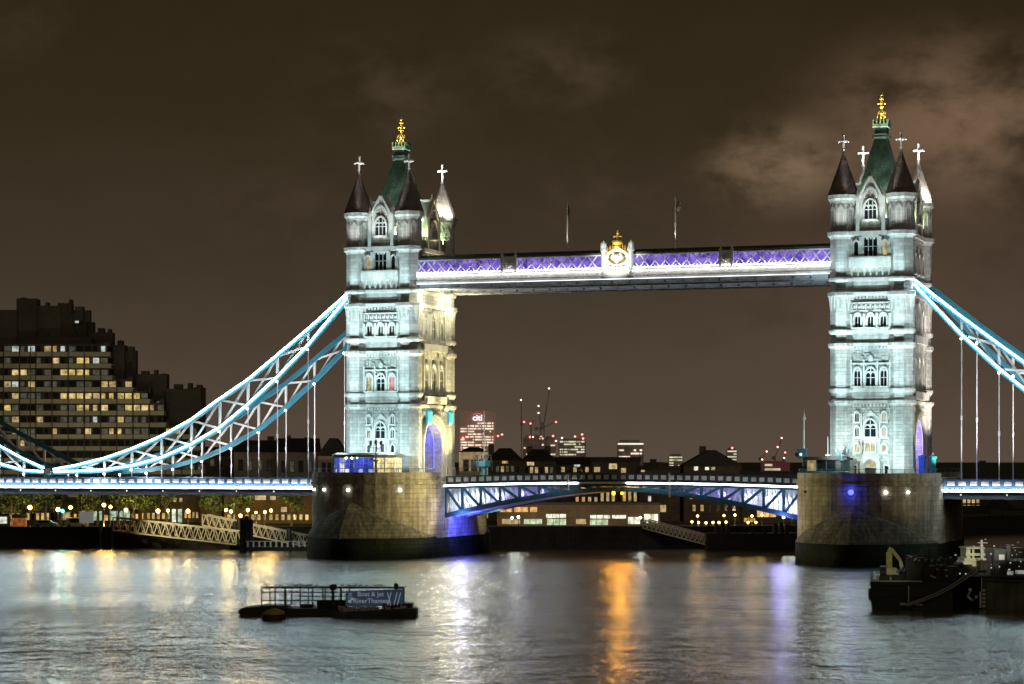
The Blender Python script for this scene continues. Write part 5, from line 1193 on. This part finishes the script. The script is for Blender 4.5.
RP = [(692, 521.8), (698.5, 522.5), (706, 522.8), (713, 522.5), (719, 522.5), (726, 522.2), (748, 522.5), (756, 522.5), (735, 515), (697.5, 516), (724, 515.5), (752, 516), (762, 515)]
RP.sort()
for i, (px, py) in enumerate(RP):
    street_lamp(px, py, 452 + (i % 3), '%s small lamp from the left along the quay below the right bascule' % ORD[i], BULB, (1, .66, .22), 120, .24, 'quay lamps under the right bascule')
for i, (px, py, mt) in enumerate(((512, 518, WBULB), (518.5, 517, WBULB), (640.5, 517.5, WBULB), (783.5, 517.5, WBULB), (792, 517.5, WBULB))):
    street_lamp(px, py, 449, ['white lamp before the left end of the riverside pavilion', 'white lamp just inside the left end of the riverside pavilion', 'white lamp at the right end of the riverside pavilion', 'white lamp left of the right pier, the farther of two', 'white lamp touching the edge of the right pier'][i], mt, (.9, 1, .9), 160, .22, 'white quay lamps')
for i, (px, py, mt) in enumerate(((990, 522.5, GBULB), (1003, 521.5, WBULB), (961, 517, PBULB), (1002, 525, PBULB))):
    street_lamp(px, py, 540, ['green waterside lamp behind the barge wheelhouse', 'white waterside lamp behind the wheelhouse mast', 'dim pink lamp beside the shuttered boathouse', 'low pink lamp beneath the white one at the right'][i], mt, (.8, 1, .8), 30, .2, 'lamps right of the right pier')

LEAF = mat('plane_tree_leaves', (.055, .085, .018), .7, var=.5, scale=.4); BARK = mat('bark', (.05, .04, .03), .9, var=.3)
def tree(px, D, h, cr, label, seed, group='promenade trees'):
    r = random.Random(seed); K = thing('plane_tree', label, 'tree', gnd(px, D, BANKZ), r.uniform(0, 6), group)
    m = MB().tube([(0, 0, 0), (.1, .05, h * .25), (0, .1, h * .5), (.15, 0, h * .8)], [.32, .26, .18, .05], 7)
    cl = []
    for i in range(9):
        a = r.uniform(0, 2 * pi); z = h * r.uniform(.45, .95); rr = cr * r.uniform(.35, .95) * (1 - .5 * abs(z / h - .6)); e = (rr * cos(a), rr * sin(a), z)
        m.tube([(0, .05, h * r.uniform(.28, .5)), (e[0] * .5, e[1] * .5, z * .9), e], [.12, .07, .03], 5); cl.append((e, cr * r.uniform(.28, .5)))
    m.build('trunk', BARK, K); c = MB()
    for (e, s) in cl + [((0, 0, h * .75), cr * .5)]:
        for k in range(90):
            v = Vector((r.gauss(0, 1), r.gauss(0, 1), r.gauss(0, .8))); v = v.normalized() * s * r.random() ** .4
            p = Vector(e) + v; a1 = Vector((r.gauss(0, 1), r.gauss(0, 1), r.gauss(0, 1))).normalized(); a2 = a1.cross(Vector((r.gauss(0, 1), r.gauss(0, 1), r.gauss(0, 1)))).normalized(); q = r.uniform(.16, .34)
            c.add([tuple(p - a1 * q), tuple(p + a2 * q * .7), tuple(p + a1 * q), tuple(p - a2 * q * .7)], [(0, 1, 2, 3)])
    c.build('crown', LEAF, K)
TR = [(12, 451, 7.0, 3.2), (22, 462, 8.0, 3.4), (46, 456, 8.5, 3.6), (60, 470, 7.5, 3.0), (88, 458, 7.0, 3.0), (98, 468, 8, 3.2), (118, 460, 7.5, 3.2), (134, 456, 8.5, 3.6), (145, 466, 8.0, 3.4), (166, 462, 7.0, 2.8), (214, 464, 7.0, 2.8), (236, 462, 7, 2.6), (292, 462, 7.5, 3.0)]
for i, (px, D, h, cr) in enumerate(TR): tree(px, 450 + (D - 450) * .55, h, cr, '%s tree from the left along the lamplit promenade' % ORD[i], 40 + i)

for px_ in (14, 46, 75, 104, 135, 165, 190, 216, 240, 262, 290): spot('tree_fill_light', tuple(gnd(px_, 445.5, BANKZ + .5)), tuple(gnd(px_ + 3, 456, BANKZ + 5)), 2300, (1, .74, .28), 120, .9)  # added warm fill on the foliage, apart from the street lamps
# small street furniture on the promenade
K = thing('notice_board', 'white notice board on the promenade between the trees', 'notice board', gnd(86.5, 443, BANKZ), PSI)
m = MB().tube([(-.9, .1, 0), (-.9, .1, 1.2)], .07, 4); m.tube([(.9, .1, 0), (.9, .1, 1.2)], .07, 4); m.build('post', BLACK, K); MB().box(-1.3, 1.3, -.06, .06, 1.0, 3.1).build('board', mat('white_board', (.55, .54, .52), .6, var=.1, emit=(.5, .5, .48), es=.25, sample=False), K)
K = thing('ticket_booth', 'small bright ticket booth at the far left of the promenade', 'booth', gnd(2, 443, BANKZ), PSI)
MB().box(-1.3, 1.3, 0, 2, 0, 2.4).build('wall', CREAMW, K); MB().box(-1.5, 1.5, -.2, 2.2, 2.4, 2.7).build('roof', DARKB, K); MB().box(-.9, .9, -.08, -.02, .9, 2.1).build('window', W1, K)
K = thing('orange_stall', 'small orange lit stall left of the promenade beacon', 'stall', gnd(19, 443, BANKZ), PSI)
MB().box(-1.1, 1.1, .3, 1.6, 0, 1.9).build('wall', mat('orange_lit_boards', (.4, .12, .04), .7, var=.3, emit=(.8, .25, .06), es=.35, sample=False), K); MB().prism([(-.1, 1.9), (1.9, 1.9), (.9, 2.6)], 'x', -1.3, 1.3).build('roof', DARKB, K)
for i, (px, c, lb) in enumerate(((45, (.25, .26, .30), 'silver car parked on the promenade left of the notice board'), (76, (.60, .58, .55), 'white van parked beside the promenade notice board'))):
    K = thing('parked_car', lb, 'car', gnd(px, 444, BANKZ), PSI + .1, 'vehicles on the promenade')
    hh = 1.0 if i == 0 else 1.7
    MB().prism([(-2.1, .35), (2.1, .35), (2.1, .9), (1.4, 1.0), (.8, .9 + hh * .6), (-1.6, .9 + hh * .6), (-2.1, 1.0)], 'y', 0, 1.7).build('body', mat('car_paint_%d' % i, c, .3, .3, var=0), K)
    for x in (-1.3, 1.3):
        for y in (-.02, 1.5): lb_ = MB().lathe(0, 0, [(0, .34), (.22, .34)], 10); mm = MB(); mm.add([(x + p[0], y + p[2], .34 + p[1]) for p in lb_.v], lb_.f); mm.build('wheel', BLACK, K)
    MB().box(-1.2, .7, -.03, -.005, 1.0, .85 + hh * .55).build('side_window', GLASS, K)

# ================================================================== GANGWAYS AND LANDING STAGES
GW = mat('cream_gangway_paint', (.62, .58, .44), .6, var=.15)
def gangway(a, b, hgt, w, n, label, power=1.0, mt=GW):
    a, b = Vector(a), Vector(b); K = thing('gangway', label, 'gangway', a, 0, 'truss gangways'); d = b - a; side = Vector((-d.y, d.x, 0)).normalized() * w / 2
    for s in (-1, 1):
        m = MB(); o = side * s; up = Vector((0, 0, hgt))
        sd = tuple(side.normalized())
        m.beam(tuple(o), tuple(d + o), .2, .24, sd); m.beam(tuple(o + up), tuple(d + o + up), .2, .2, sd)
        for i in range(n):
            p0, p1, pm = d * (i / n), d * ((i + 1) / n), d * ((i + .5) / n)
            m.beam(tuple(p0 + o), tuple(pm + o + up), .12, .16, sd); m.beam(tuple(pm + o + up), tuple(p1 + o), .12, .16, sd)
        m.beam(tuple(o), tuple(o + up), .14, .2, sd); m.beam(tuple(d + o), tuple(d + o + up), .14, .2, sd)
        m.build('side_truss', mt, K)
    m = MB(); m.loft([[tuple(p - side * .95 + Vector((0, 0, .02))), tuple(p + side * .95 + Vector((0, 0, .02))), tuple(p + side * .95 + Vector((0, 0, .12))), tuple(p - side * .95 + Vector((0, 0, .12)))] for p in (Vector((0, 0, 0)), d)]); m.build('walking_deck', TIMBER, K)
    return K
def pt(px, py, D): return at(px, py, D)
gangway(pt(116, 530.5, 436), pt(239, 544.5, 428), 2.35, 2.2, 15, 'long cream truss gangway sloping down to the piled landing stage')
gangway(pt(205, 525, 437), pt(306, 546, 430), 1.9, 2.0, 15, 'second cream gangway, partly behind the landing stage piles')
gangway(pt(646, 528, 440), pt(711, 545, 432), 1.5, 2.0, 15, 'shallow dim gangway under the right bascule', mt=mat('dim_gangway_paint', (.28, .26, .2), .6, var=.15))
spot('gangway_light', tuple(pt(150, 500, 425)), tuple(pt(175, 537, 432)), 4200, (1, .85, .5), 90); spot('gangway_light', tuple(pt(230, 502, 425)), tuple(pt(240, 535, 432)), 2600, (1, .85, .5), 100)
spot('gangway_light', tuple(pt(655, 508, 428)), tuple(pt(678, 536, 436)), 500, (1, .9, .65), 90)
def stage(px0, px1, D, label, piles, rails=True, top=546.5):
    k = D / F; c = (px0 + px1) / 2; hw = (px1 - px0) / 2 * k; K = thing('landing_stage', label, 'landing stage', gnd(c, D, 0), PSI, 'landing stages')
    zt = zat(top, D); MB().box(-hw, hw, -2.5, 2.5, -.6, zt).build('pontoon', TIMBER, K)
    for px, t in piles: MB().lathe((px - c) * k, -1.8, [(-2, .38), (zat(t, D), .38), (zat(t, D) + .25, .1)], 8).build('pile', BLACK, K)
    if rails:
        m = MB(); n = int(hw * 2 / 1.0)
        for i in range(n): x = -hw + .4 + i * 1.0; m.box(x - .16, x + .16, -2.4, -2.3, zt, zt + 1.05)
        m.box(-hw, hw, -2.42, -2.28, zt + .95, zt + 1.06); m.build('railing', mat('pale_railing', (.55, .56, .55), .6, var=.1), K)
    return K
stage(247, 312, 427, 'railed landing stage at the foot of the second gangway', [(243, 519), (247.5, 517), (252, 520), (290, 528)])
spot('stage_light', tuple(pt(285, 522, 418)), tuple(pt(282, 541, 425)), 700, (.95, 1, .95), 90)
stage(706, 797, 430, 'dark timber landing stage left of the right pier', [(716, 524), (722, 522), (727, 525), (774, 524), (780, 523), (786, 525), (752, 532), (764, 532)], False, 533)
stage(232, 246, 432, 'square black dolphin of piles between the two gangways', [(236, 522), (240, 519), (244, 523)], False, 543)
K = thing('mooring_posts', 'pair of pale mooring posts at the embankment wall left of the gangway', 'mooring posts', gnd(107, 436, 0), PSI)
for x in (-1.2, 1.0): MB().lathe(x, 0, [(-1.5, .22), (4.4, .2), (4.6, .08)], 8).build('post', mat('pale_timber_post', (.10, .10, .09), .8, var=.3), K)
for i, px in enumerate((552, 573, 640)):
    K = thing('fender_pile', '%s fender pile from the left on the wall before the riverside pavilion' % ORD[i], 'pile', gnd(px, 439.5 if px > 560 else 439.2, 0), PSI, 'fender piles'); MB().lathe(0, 0, [(-1.5, .25), (3.2, .22), (3.5, .1)], 8).build('pile_shaft', TIMBER, K)

# ================================================================== FOREGROUND: MOORED PONTOON WITH BANNER
def make_pontoon():
    D = 250.0; k = D / F; c = 330; X = lambda px: (px - c) * k
    base = gnd(c, D, 0); K = thing('mooring_pontoon', 'dark mooring pontoon with railed frame and a lettered blue banner', 'pontoon', base, PSI - .03)
    Zp = lambda py: zat(py, D)
    m = MB(); m.prism([(X(240), .3), (X(244), -.5), (X(372), -.5), (X(376), .72), (X(300), .72), (X(262), .9), (X(246), .85), (X(241), .65)], 'y', -1.6, 2.4); m.box(X(262), X(290), -1.3, 2.0, .9, 1.0); m.box(X(316), X(346), .8, 2.2, .72, 1.45); m.box(X(300), X(312), .4, 2.0, .72, 1.05)
    m.build('long_float', BLACK, K)
    m = MB(); m.prism([(X(337), -.5), (X(412), -.5), (X(419.5), .1), (X(419.5), .85), (X(412), .9), (X(337), .5)], 'y', -4.6, -1.8); m.build('outer_float', mat('mossy_dark_timber', (.035, .034, .022), .8, var=.6, scale=.6, bump=.06), K)
    m = MB(); m.box(X(384), X(413), -1.4, 1.2, .3, 1.25); m.build('end_platform', BLACK, K)
    rb = random.Random(11); m = MB()
    for i in range(40):
        px = rb.uniform(338, 404); y = rb.uniform(-4.4, -2.2); m.box(X(px), X(px) + rb.uniform(.1, .5), y, y + .3, .5, .78 + rb.uniform(.1, .4))
    m.build('deck_gear', mat('pale_deck_gear', (.35, .34, .30), .7, var=.5, scale=3), K)
    m = MB(); zt = Zp(587.2)
    posts = [263, 267.5, 276.5, 282.5, 287, 289.5, 301.5, 306.5, 314, 321, 326.5, 339, 342.5, 348, 405]
    for i, px in enumerate(posts):
        y = (-1.2 if i % 2 == 0 else 1.8); m.box(X(px) - .065, X(px) + .065, y - .065, y + .065, .9, zt if i % 2 == 0 else zt - .05)
    for y, z in ((-1.2, zt), (1.8, zt - .08), (-1.2, zt - .45), (-1.2, 1.55)):
        m.box(X(263), X(405), y - .06, y + .06, z - .06, z + .06)
    m.box(X(263), X(263) + .1, -1.2, 1.8, zt - .06, zt + .06); m.box(X(405) - .1, X(405), -1.2, 1.8, zt - .06, zt + .06); m.box(X(300), X(405), -1.24, -1.14, 1.95, 2.05)
    m.build('rail_frame', BLACK, K)
    for px, t, r_ in ((334, 584, .16), (397, 583, .1)):
        m = MB().lathe(X(px), -1.0, [(.5, r_), (Zp(t + 6), r_), (Zp(t + 5), r_ * 2), (Zp(t + 3), r_ * 2.4), (Zp(t), r_ * 2.2), (Zp(t - .6), r_ * .8)], 8); m.build('light_post', BLACK, K)
    # banner
    b0, b1, zt2, zb = X(347), X(405), Zp(590.5), Zp(605.5)
    m = MB(); n = 24; vs = []
    for i in range(n + 1):
        u = b0 + (b1 - b0) * i / n; y = -1.36 + .05 * sin(i * 1.3)
        vs += [(u, y, zb + .05 * sin(i)), (u, y, zt2 + .25 * i / n)]
    m.add(vs, [(2 * i, 2 * i + 2, 2 * i + 3, 2 * i + 1) for i in range(n)]); bn = m.build('banner', mat('blue_glow_cloth', (.09, .13, .22), .7, var=.5, scale=1.6, emit=(.05, .09, .17), es=.22, sample=False), K)  # cloth lightened by a faint glow set into its colour
    IW = mat('white_glow_ink', (.55, .58, .62), .6, var=.1, emit=(.5, .55, .62), es=.26, sample=False)  # lettering also glows faintly by itself
    def txt(s, u, z, sz):
        text_mesh('lettering', s, sz, IW, bn, (u, -1.47, z), .012, .006)
    txt('Boat & Jet', X(372), 2.02, .66); txt('RiverThames', X(372), 1.32, .68)
    m = MB()
    for px in (349.5, 352): m.box(X(px), X(px) + .32, -1.45, -1.43, 1.3 + (px - 349) * .1, 1.55 + (px - 349) * .1)
    for i in range(5): m.box(X(349.5), X(353.5), -1.45, -1.43, 1.35 + i * .22, 1.42 + i * .22)
    for px in (389, 392, 395, 398.5): m.beam((X(px), -1.45, zb + .15), (X(px) + .35 * (1 if px % 2 else -1), -1.45, zt2 - .1), .02, .09)
    m.build('printed_bars', IW, bn)
make_pontoon()
K = thing('mooring_buoy', 'low round buoy with yellow top beside the dark pontoon', 'buoy', gnd(274, 243, 0), 0)
m = MB().lathe(0, 0, [(-.6, .9), (-.2, 1.18), (.15, 1.24), (.5, 1.15)], 16, 0); m.build('float_body', BLACK, K, True); m = MB().lathe(0, 0, [(.502, 1.15), (.8, .95), (1.0, .6), (1.1, .1)], 16, 0); m.build('yellow_top', mat('yellow_buoy_paint', (.42, .28, .03), .5, var=.3), K, True)
def gull(loc, rz, label):
    K = thing('gull', label, 'gull', loc, rz, 'gulls perched on the pontoon rail')
    m = MB(); m.loft([[(x, r * cos(2 * pi * i / 8) * .9, .20 + z + r * sin(2 * pi * i / 8)) for i in range(8)] for x, r, z in ((-.30, .015, .02), (-.2, .045, .01), (-.05, .095, 0), (.08, .09, .03), (.14, .055, .09), (.17, .05, .14), (.22, .045, .16), (.25, .02, .155), (.31, .008, .14))])
    m.tube([(0, .03, .02), (0, .03, .14)], .012, 4); m.tube([(0, -.03, .02), (0, -.03, .14)], .012, 4); m.build('bird_body', mat('grey_bird_plumage', (.10, .10, .10), .8, var=.4, scale=6), K)
rb = random.Random(2); base = gnd(330, 250, 0); a_ = PSI - .03; zt = zat(587.2, 250) + .06
places = [268, 277, 281, 289, 293, 296, 299, 302, 305, 309, 312, 318, 344, 351, 357, 362, 368, 376, 380, 383]
for i, px in enumerate(places):
    u = (px - 330) * 250 / F; y = -1.2 if i % 3 else -1.2
    gull((base.x + cos(a_) * u - sin(a_) * y, base.y + sin(a_) * u + cos(a_) * y, zt), a_ + (0 if rb.random() < .5 else pi) + rb.uniform(-.5, .5), '%s gull from the left on the top rail of the dark pontoon' % ORD[i])

# ================================================================== FOREGROUND: BARGES
OLIVE = mat('worn_olive_hull', (.075, .075, .055), .75, var=.45, scale=.5, bump=.03, streak=.4); PALEG = mat('pale_work_paint', (.55, .53, .40), .6, var=.25, scale=1.0)
def work_barge():
    D = 258.0; k = D / F; c = 905; X = lambda px: (px - c) * k; Zp = lambda py: zat(py, D)
    K = thing('work_barge', 'black flat work barge carrying the small excavator', 'barge', gnd(c, D, 0), PSI - .15)
    m = MB(); m.prism([(X(871), 3.0), (X(871), 1.0), (X(873), -.6), (X(952), -.6), (X(952), 3.0)], 'y', 0, 7.5); m.build('hull', BLACK, K)
    m = MB(); m.box(X(870), X(950), -.18, 0, 2.65, 2.95); m.box(X(870), X(950), -.15, 0, 1.4, 1.6)
    for px in (872, 875): m.box(X(px) - .35, X(px), -.3, .6, 1.0, 2.3)
    m.build('rubbing_strake', BLACK, K)
    m = MB().box(X(880), X(922), .3, .45, 3.0, 3.12); m.tube([(X(872.5), .3, 3.0), (X(872.5), .3, 3.9)], .15, 6); m.tube([(X(878), .3, 3.0), (X(878), .3, 3.6)], .15, 6); m.box(X(890), X(891.5), .2, .35, 3.0, 3.5); m.box(X(908), X(909), -.22, -.19, .9, 2.6); m.build('deck_edge', PALEG, K)
    m = MB().box(X(900), X(910), -.25, -.16, .55, .75); m.box(X(915), X(922), -.25, -.16, .50, .70); m.build('draught_plate', PALEG, K)
    rb = random.Random(8); m = MB()
    for i in range(34):
        px = rb.uniform(896, 948); z = 3.0; hh = rb.uniform(.4, 2.8) * (1 if px > 905 else .5); y = rb.uniform(1.5, 6); m.box(X(px), X(px) + rb.uniform(.3, 1.3), y, y + .9, z, z + hh)
    for i in range(9):
        px = rb.uniform(905, 948); m.tube([(X(px), 3, 3), (X(px) + rb.uniform(-.4, .4), 3, 3 + rb.uniform(2, 4.0))], .06, 5)
    m.build('deck_cargo', BLACK, K)
    m = MB()
    for i in range(15): px = rb.uniform(900, 950); y = rb.uniform(.8, 1.4); z = 3.1 + rb.uniform(.2, 2.6); w_ = rb.uniform(.06, .3); m.box(X(px), X(px) + w_, y, y + .1, z, z + rb.uniform(.05, .16))
    m.build('pale_fittings', mat('pale_fittings', (.5, .5, .45), .6, var=.5, scale=3), K)
    E = thing('excavator', 'small yellow green excavator with raised folded arm on the black barge', 'excavator', gnd(884, D + 2.6, 3.0), PSI - .15)
    q = (D + 2.6) / F; U = lambda px: (px - 884) * q; V = lambda py: zat(py, D + 2.6) - 3.0
    YG = mat('yellow_green_plant_paint', (.36, .36, .15), .55, var=.4, scale=1.5)
    m = MB(); m.beam((U(889.5), -.6, V(578)), (U(889), -.6, V(552)), .5, .62); m.beam((U(889), -.6, V(552)), (U(891.5), -.6, V(547.8)), .48, .5); m.build('boom', YG, E)
    m = MB(); m.beam((U(891), -.6, V(548.5)), (U(900), -.6, V(560)), .34, .36); m.build('stick', YG, E)
    m = MB(); m.prism([(U(899), V(559)), (U(902), V(561)), (U(903), V(566)), (U(900), V(568)), (U(899), V(564))], 'y', -1.0, -.2); m.build('bucket', PALEG, E)
    m = MB().box(U(880), U(886.5), -1.2, .6, .75, V(566)); m.build('cab', BLACK, E)
    m = MB().box(U(881), U(885.5), -1.24, -1.21, 1.2, V(568)); m.build('cab_window', GLASS, E)
    m = MB().box(U(880), U(896), -1.0, 1.2, .7, 1.35); m.build('engine_deck', PALEG, E)
    for y in (-1.3, .9): m = MB().prism([(U(878.5), .2), (U(880), .0), (U(896), .0), (U(897.5), .2), (U(896), .62), (U(880), .62)], 'y', y, y + .5); m.build('track', BLACK, E)
work_barge()
def hull_barge():
    D = 259.0; k = D / F; c = 982; K = thing('hopper_barge', 'big olive hulled barge at the right edge with white anchor on its dark bow', 'barge', gnd(c, D, 0), PSI)
    X = lambda px: (px - c) * k; Zp = lambda py: zat(py, D)
    m = MB(); pl = [(0, 0), (X(1090), 1.2), (X(1090), 11), (X(958), 11), (X(940), 7.5)]
    m.loft([[(x * kk, y, z) for x, y in pl] for z, kk in ((-.6, .97), (.4, 1.0), (3.4, 1.0))]); m.build('hull', OLIVE, K)
    # bow face turned from the light: its shade painted as a black sheet
    m = MB(); a = Vector((0, 0, 0)); b = Vector((X(940), 7.5, 0)); nv = Vector((-(b - a).y, (b - a).x, 0)).normalized(); nv = nv if nv.y < 0 else -nv
    p = [a + nv * .06, b + nv * .06]; m.loft([[(v.x, v.y, z) for v in (p[0], p[1], p[1] - nv * .05, p[0] - nv * .05)] for z in (-.5, 3.45)]); m.build('bow_shade_sheet', BLACK, K)
    m = MB().box(-.12, X(1090), -.10, 1.0, 3.4, 3.6); m.box(.3, X(1090), -.12 , 0.02, 3.05, 3.12); m.build('gunwale', mat('dark_gunwale', (.03, .03, .025), .7, var=.3), K)
    m = MB()
    for i in range(5): m.box(.02, .32, -.14, -.04, .25 + i * .42, .48 + i * .42)
    m.box(-.3, -.1, -.2, -.08, .2, 1.9); m.box(-.12, -.04, -.2, -.1, 1.9, 3.4); m.build('draught_marks', PALEG, K)
    t = (b - a).normalized()
    m = MB()
    def Q(s, z): v = a + t * s + nv * .16; return (v.x, v.y, z)
    m.ball(Q(1.75, 2.0), .24, n=7, m=5); m.beam(Q(1.7, 1.9), Q(2.1, 1.3), .14, .2); m.beam(Q(2.1, 1.3), Q(1.3, .85), .16, .22); m.beam(Q(1.3, .85), Q(.8, 1.25), .16, .22); m.ball(Q(.7, 1.3), .22, n=7, m=5); m.beam(Q(.9, 1.15), Q(.45, 1.4), .12, .2)
    m.build('anchor', WHITE, K)
    m = MB().box(X(1003), X(1090), 2.0, 9, 3.4, 5.1); m.box(X(1000), X(1012), 3, 8, 5.1, 6.3); m.box(X(1014), X(1018), 4, 5, 5.1, 6.8); m.build('deckhouse', BLACK, K)
    m = MB().box(X(1004.5), X(1010), 2.9, 2.96, 4.45 + .75, 5.0 + .75); m.box(X(1011), X(1017), 1.94, 1.98, 3.6, 4.0); m.box(X(1019), X(1030), 1.94, 1.98, 3.7, 4.1); m.build('deckhouse_window', mat('pale_lit_port', (.3, .3, .3), .5, var=0, emit=(.8, .85, .8), es=.22, sample=False), K)
    rb = random.Random(14); m = MB()
    for i in range(12): px = rb.uniform(990, 1024); m.ball((X(px), 1.5, 3.6 + rb.uniform(.1, 3.2)), rb.uniform(.04, .10), n=6, m=4)
    for i in range(7): px = 938 + i * 5; v = a + t * (abs(X(px)) * 1.02) ; m.ball((X(px), v.y if i < 8 else 0, 3.75), .09, n=6, m=4)
    m.build('deck_lamp', mat('pale_deck_lamp', (.5, .5, .5), .5, var=0, emit=(.8, .82, .75), es=.5, sample=False), K)
    m = MB()
    for i in range(9): px = rb.uniform(988, 1026); m.tube([(X(px), 2, 3.5), (X(px), 2, 3.5 + rb.uniform(1, 3.6))], .05, 5)
    for i in range(16): px = rb.uniform(940, 980); y = rb.uniform(6.5, 10); m.box(X(px), X(px) + rb.uniform(.5, 1.8), y, y + 1, 3.4, 3.4 + rb.uniform(.4, 1.5))
    m.build('deck_clutter', BLACK, K)
    K2 = thing('mooring_rope', 'pair of slack grey mooring ropes between the two barges', 'rope', gnd(975, 257.5, 0), PSI)
    kk = 257.5 / F
    for o in (0, .55):
        pts = []
        for i in range(13):
            t_ = i / 12; px = 976 - 71 * t_; py = 566.5 + o * 6 + (604 - 566.5 - o * 3) * t_ + 4.5 * sin(pi * t_) * (1 if t_ > .3 else .8); pts.append(((px - 975) * kk, -.8 * (1 - t_) - .6, zat(py, 257.5)))
        MB().tube(pts, .085, 5).build('rope_strand', mat('grey_rope', (.30, .28, .25), .9, var=.3, scale=4), K2)
hull_barge()
def tug():
    D = 276.0; k = D / F; c = 985; K = thing('tug_boat', 'tug with cream wheelhouse moored behind the olive barge', 'tug', gnd(c, D, 0), PSI)
    X = lambda px: (px - c) * k; Zp = lambda py: zat(py, D)
    m = MB(); pl = [(X(938), 2.5), (X(946), .6), (X(960), 0), (X(1030), 0), (X(1030), 6), (X(960), 6), (X(946), 5)]; m.loft([[(x, y, z) for x, y in pl] for z in (-.6, 3.4)]); m.build('hull', BLACK, K)
    m = MB().box(X(964), X(988), .8, 5, 3.4, Zp(562)); m.box(X(965.5), X(990), .6, 5, Zp(562), Zp(558.5)); m.box(X(968), X(972), 1, 4.6, Zp(558.5), Zp(549)); m.box(X(989), X(1000), .9, 4.4, Zp(560), Zp(549.5)); m.box(X(967), X(986), .5, 5, Zp(549), Zp(547.6)); m.box(X(974), X(976), 1, 4.5, Zp(558.5), Zp(549)); m.box(X(983), X(985.5), 1, 4.5, Zp(558.5), Zp(549)); m.box(X(967), X(987), .72, .8, Zp(556), Zp(553.5))
    m.box(X(969), X(986), .55, 1.0, Zp(566.5), Zp(564))
    m.build('wheelhouse', mat('cream_wheelhouse', (.62, .62, .42), .6, var=.3, scale=1.2), K)
    MB().box(X(969), X(986), 1.15, 1.2, Zp(558), Zp(549.2)).build('wheelhouse_window', GLASS, K)
    m = MB().tube([(X(982), .2, 3.4), (X(982), .2, Zp(540))], .13, 6); m.box(X(978), X(988), .15, .25, Zp(543.2), Zp(542.6)); m.box(X(980), X(984), .15, .25, Zp(546.2), Zp(545.6)); m.build('mast', WHITE, K)
    rb = random.Random(4); m = MB()
    for i in range(18): px = rb.uniform(950, 1024); w_ = rb.uniform(.06, .4); z_ = 3.5 + rb.uniform(.1, 3.4) * (.5 if px < 962 else 1); m.box(X(px), X(px) + w_, .1, .2, z_, z_ + rb.uniform(.05, .2))
    m.build('deck_fittings', MATS['pale_fittings'], K)
    m = MB()
    for i in range(14): px = rb.uniform(988, 1026); m.box(X(px), X(px) + rb.uniform(.5, 1.6), 1, 4, 3.4, 3.4 + rb.uniform(.5, 2.6))
    m.build('deck_stores', BLACK, K)
    MB().box(X(1004), X(1009), .85, .95, Zp(563.5), Zp(560.8)).build('lit_port', MATS['pale_lit_port'], K)
tug()
spot('barge_fill_light', tuple(at(1018, 505, 238)), tuple(at(981, 554, 276)), 34000, (1, .97, .74), 15, .8)  # added fill brightening the wheelhouse, no lamp stands here
spot('barge_fill_light', tuple(at(905, 500, 240)), tuple(at(890, 562, 261)), 2200, (1, .97, .6), 20, .9)  # added fill picking out the excavator arm
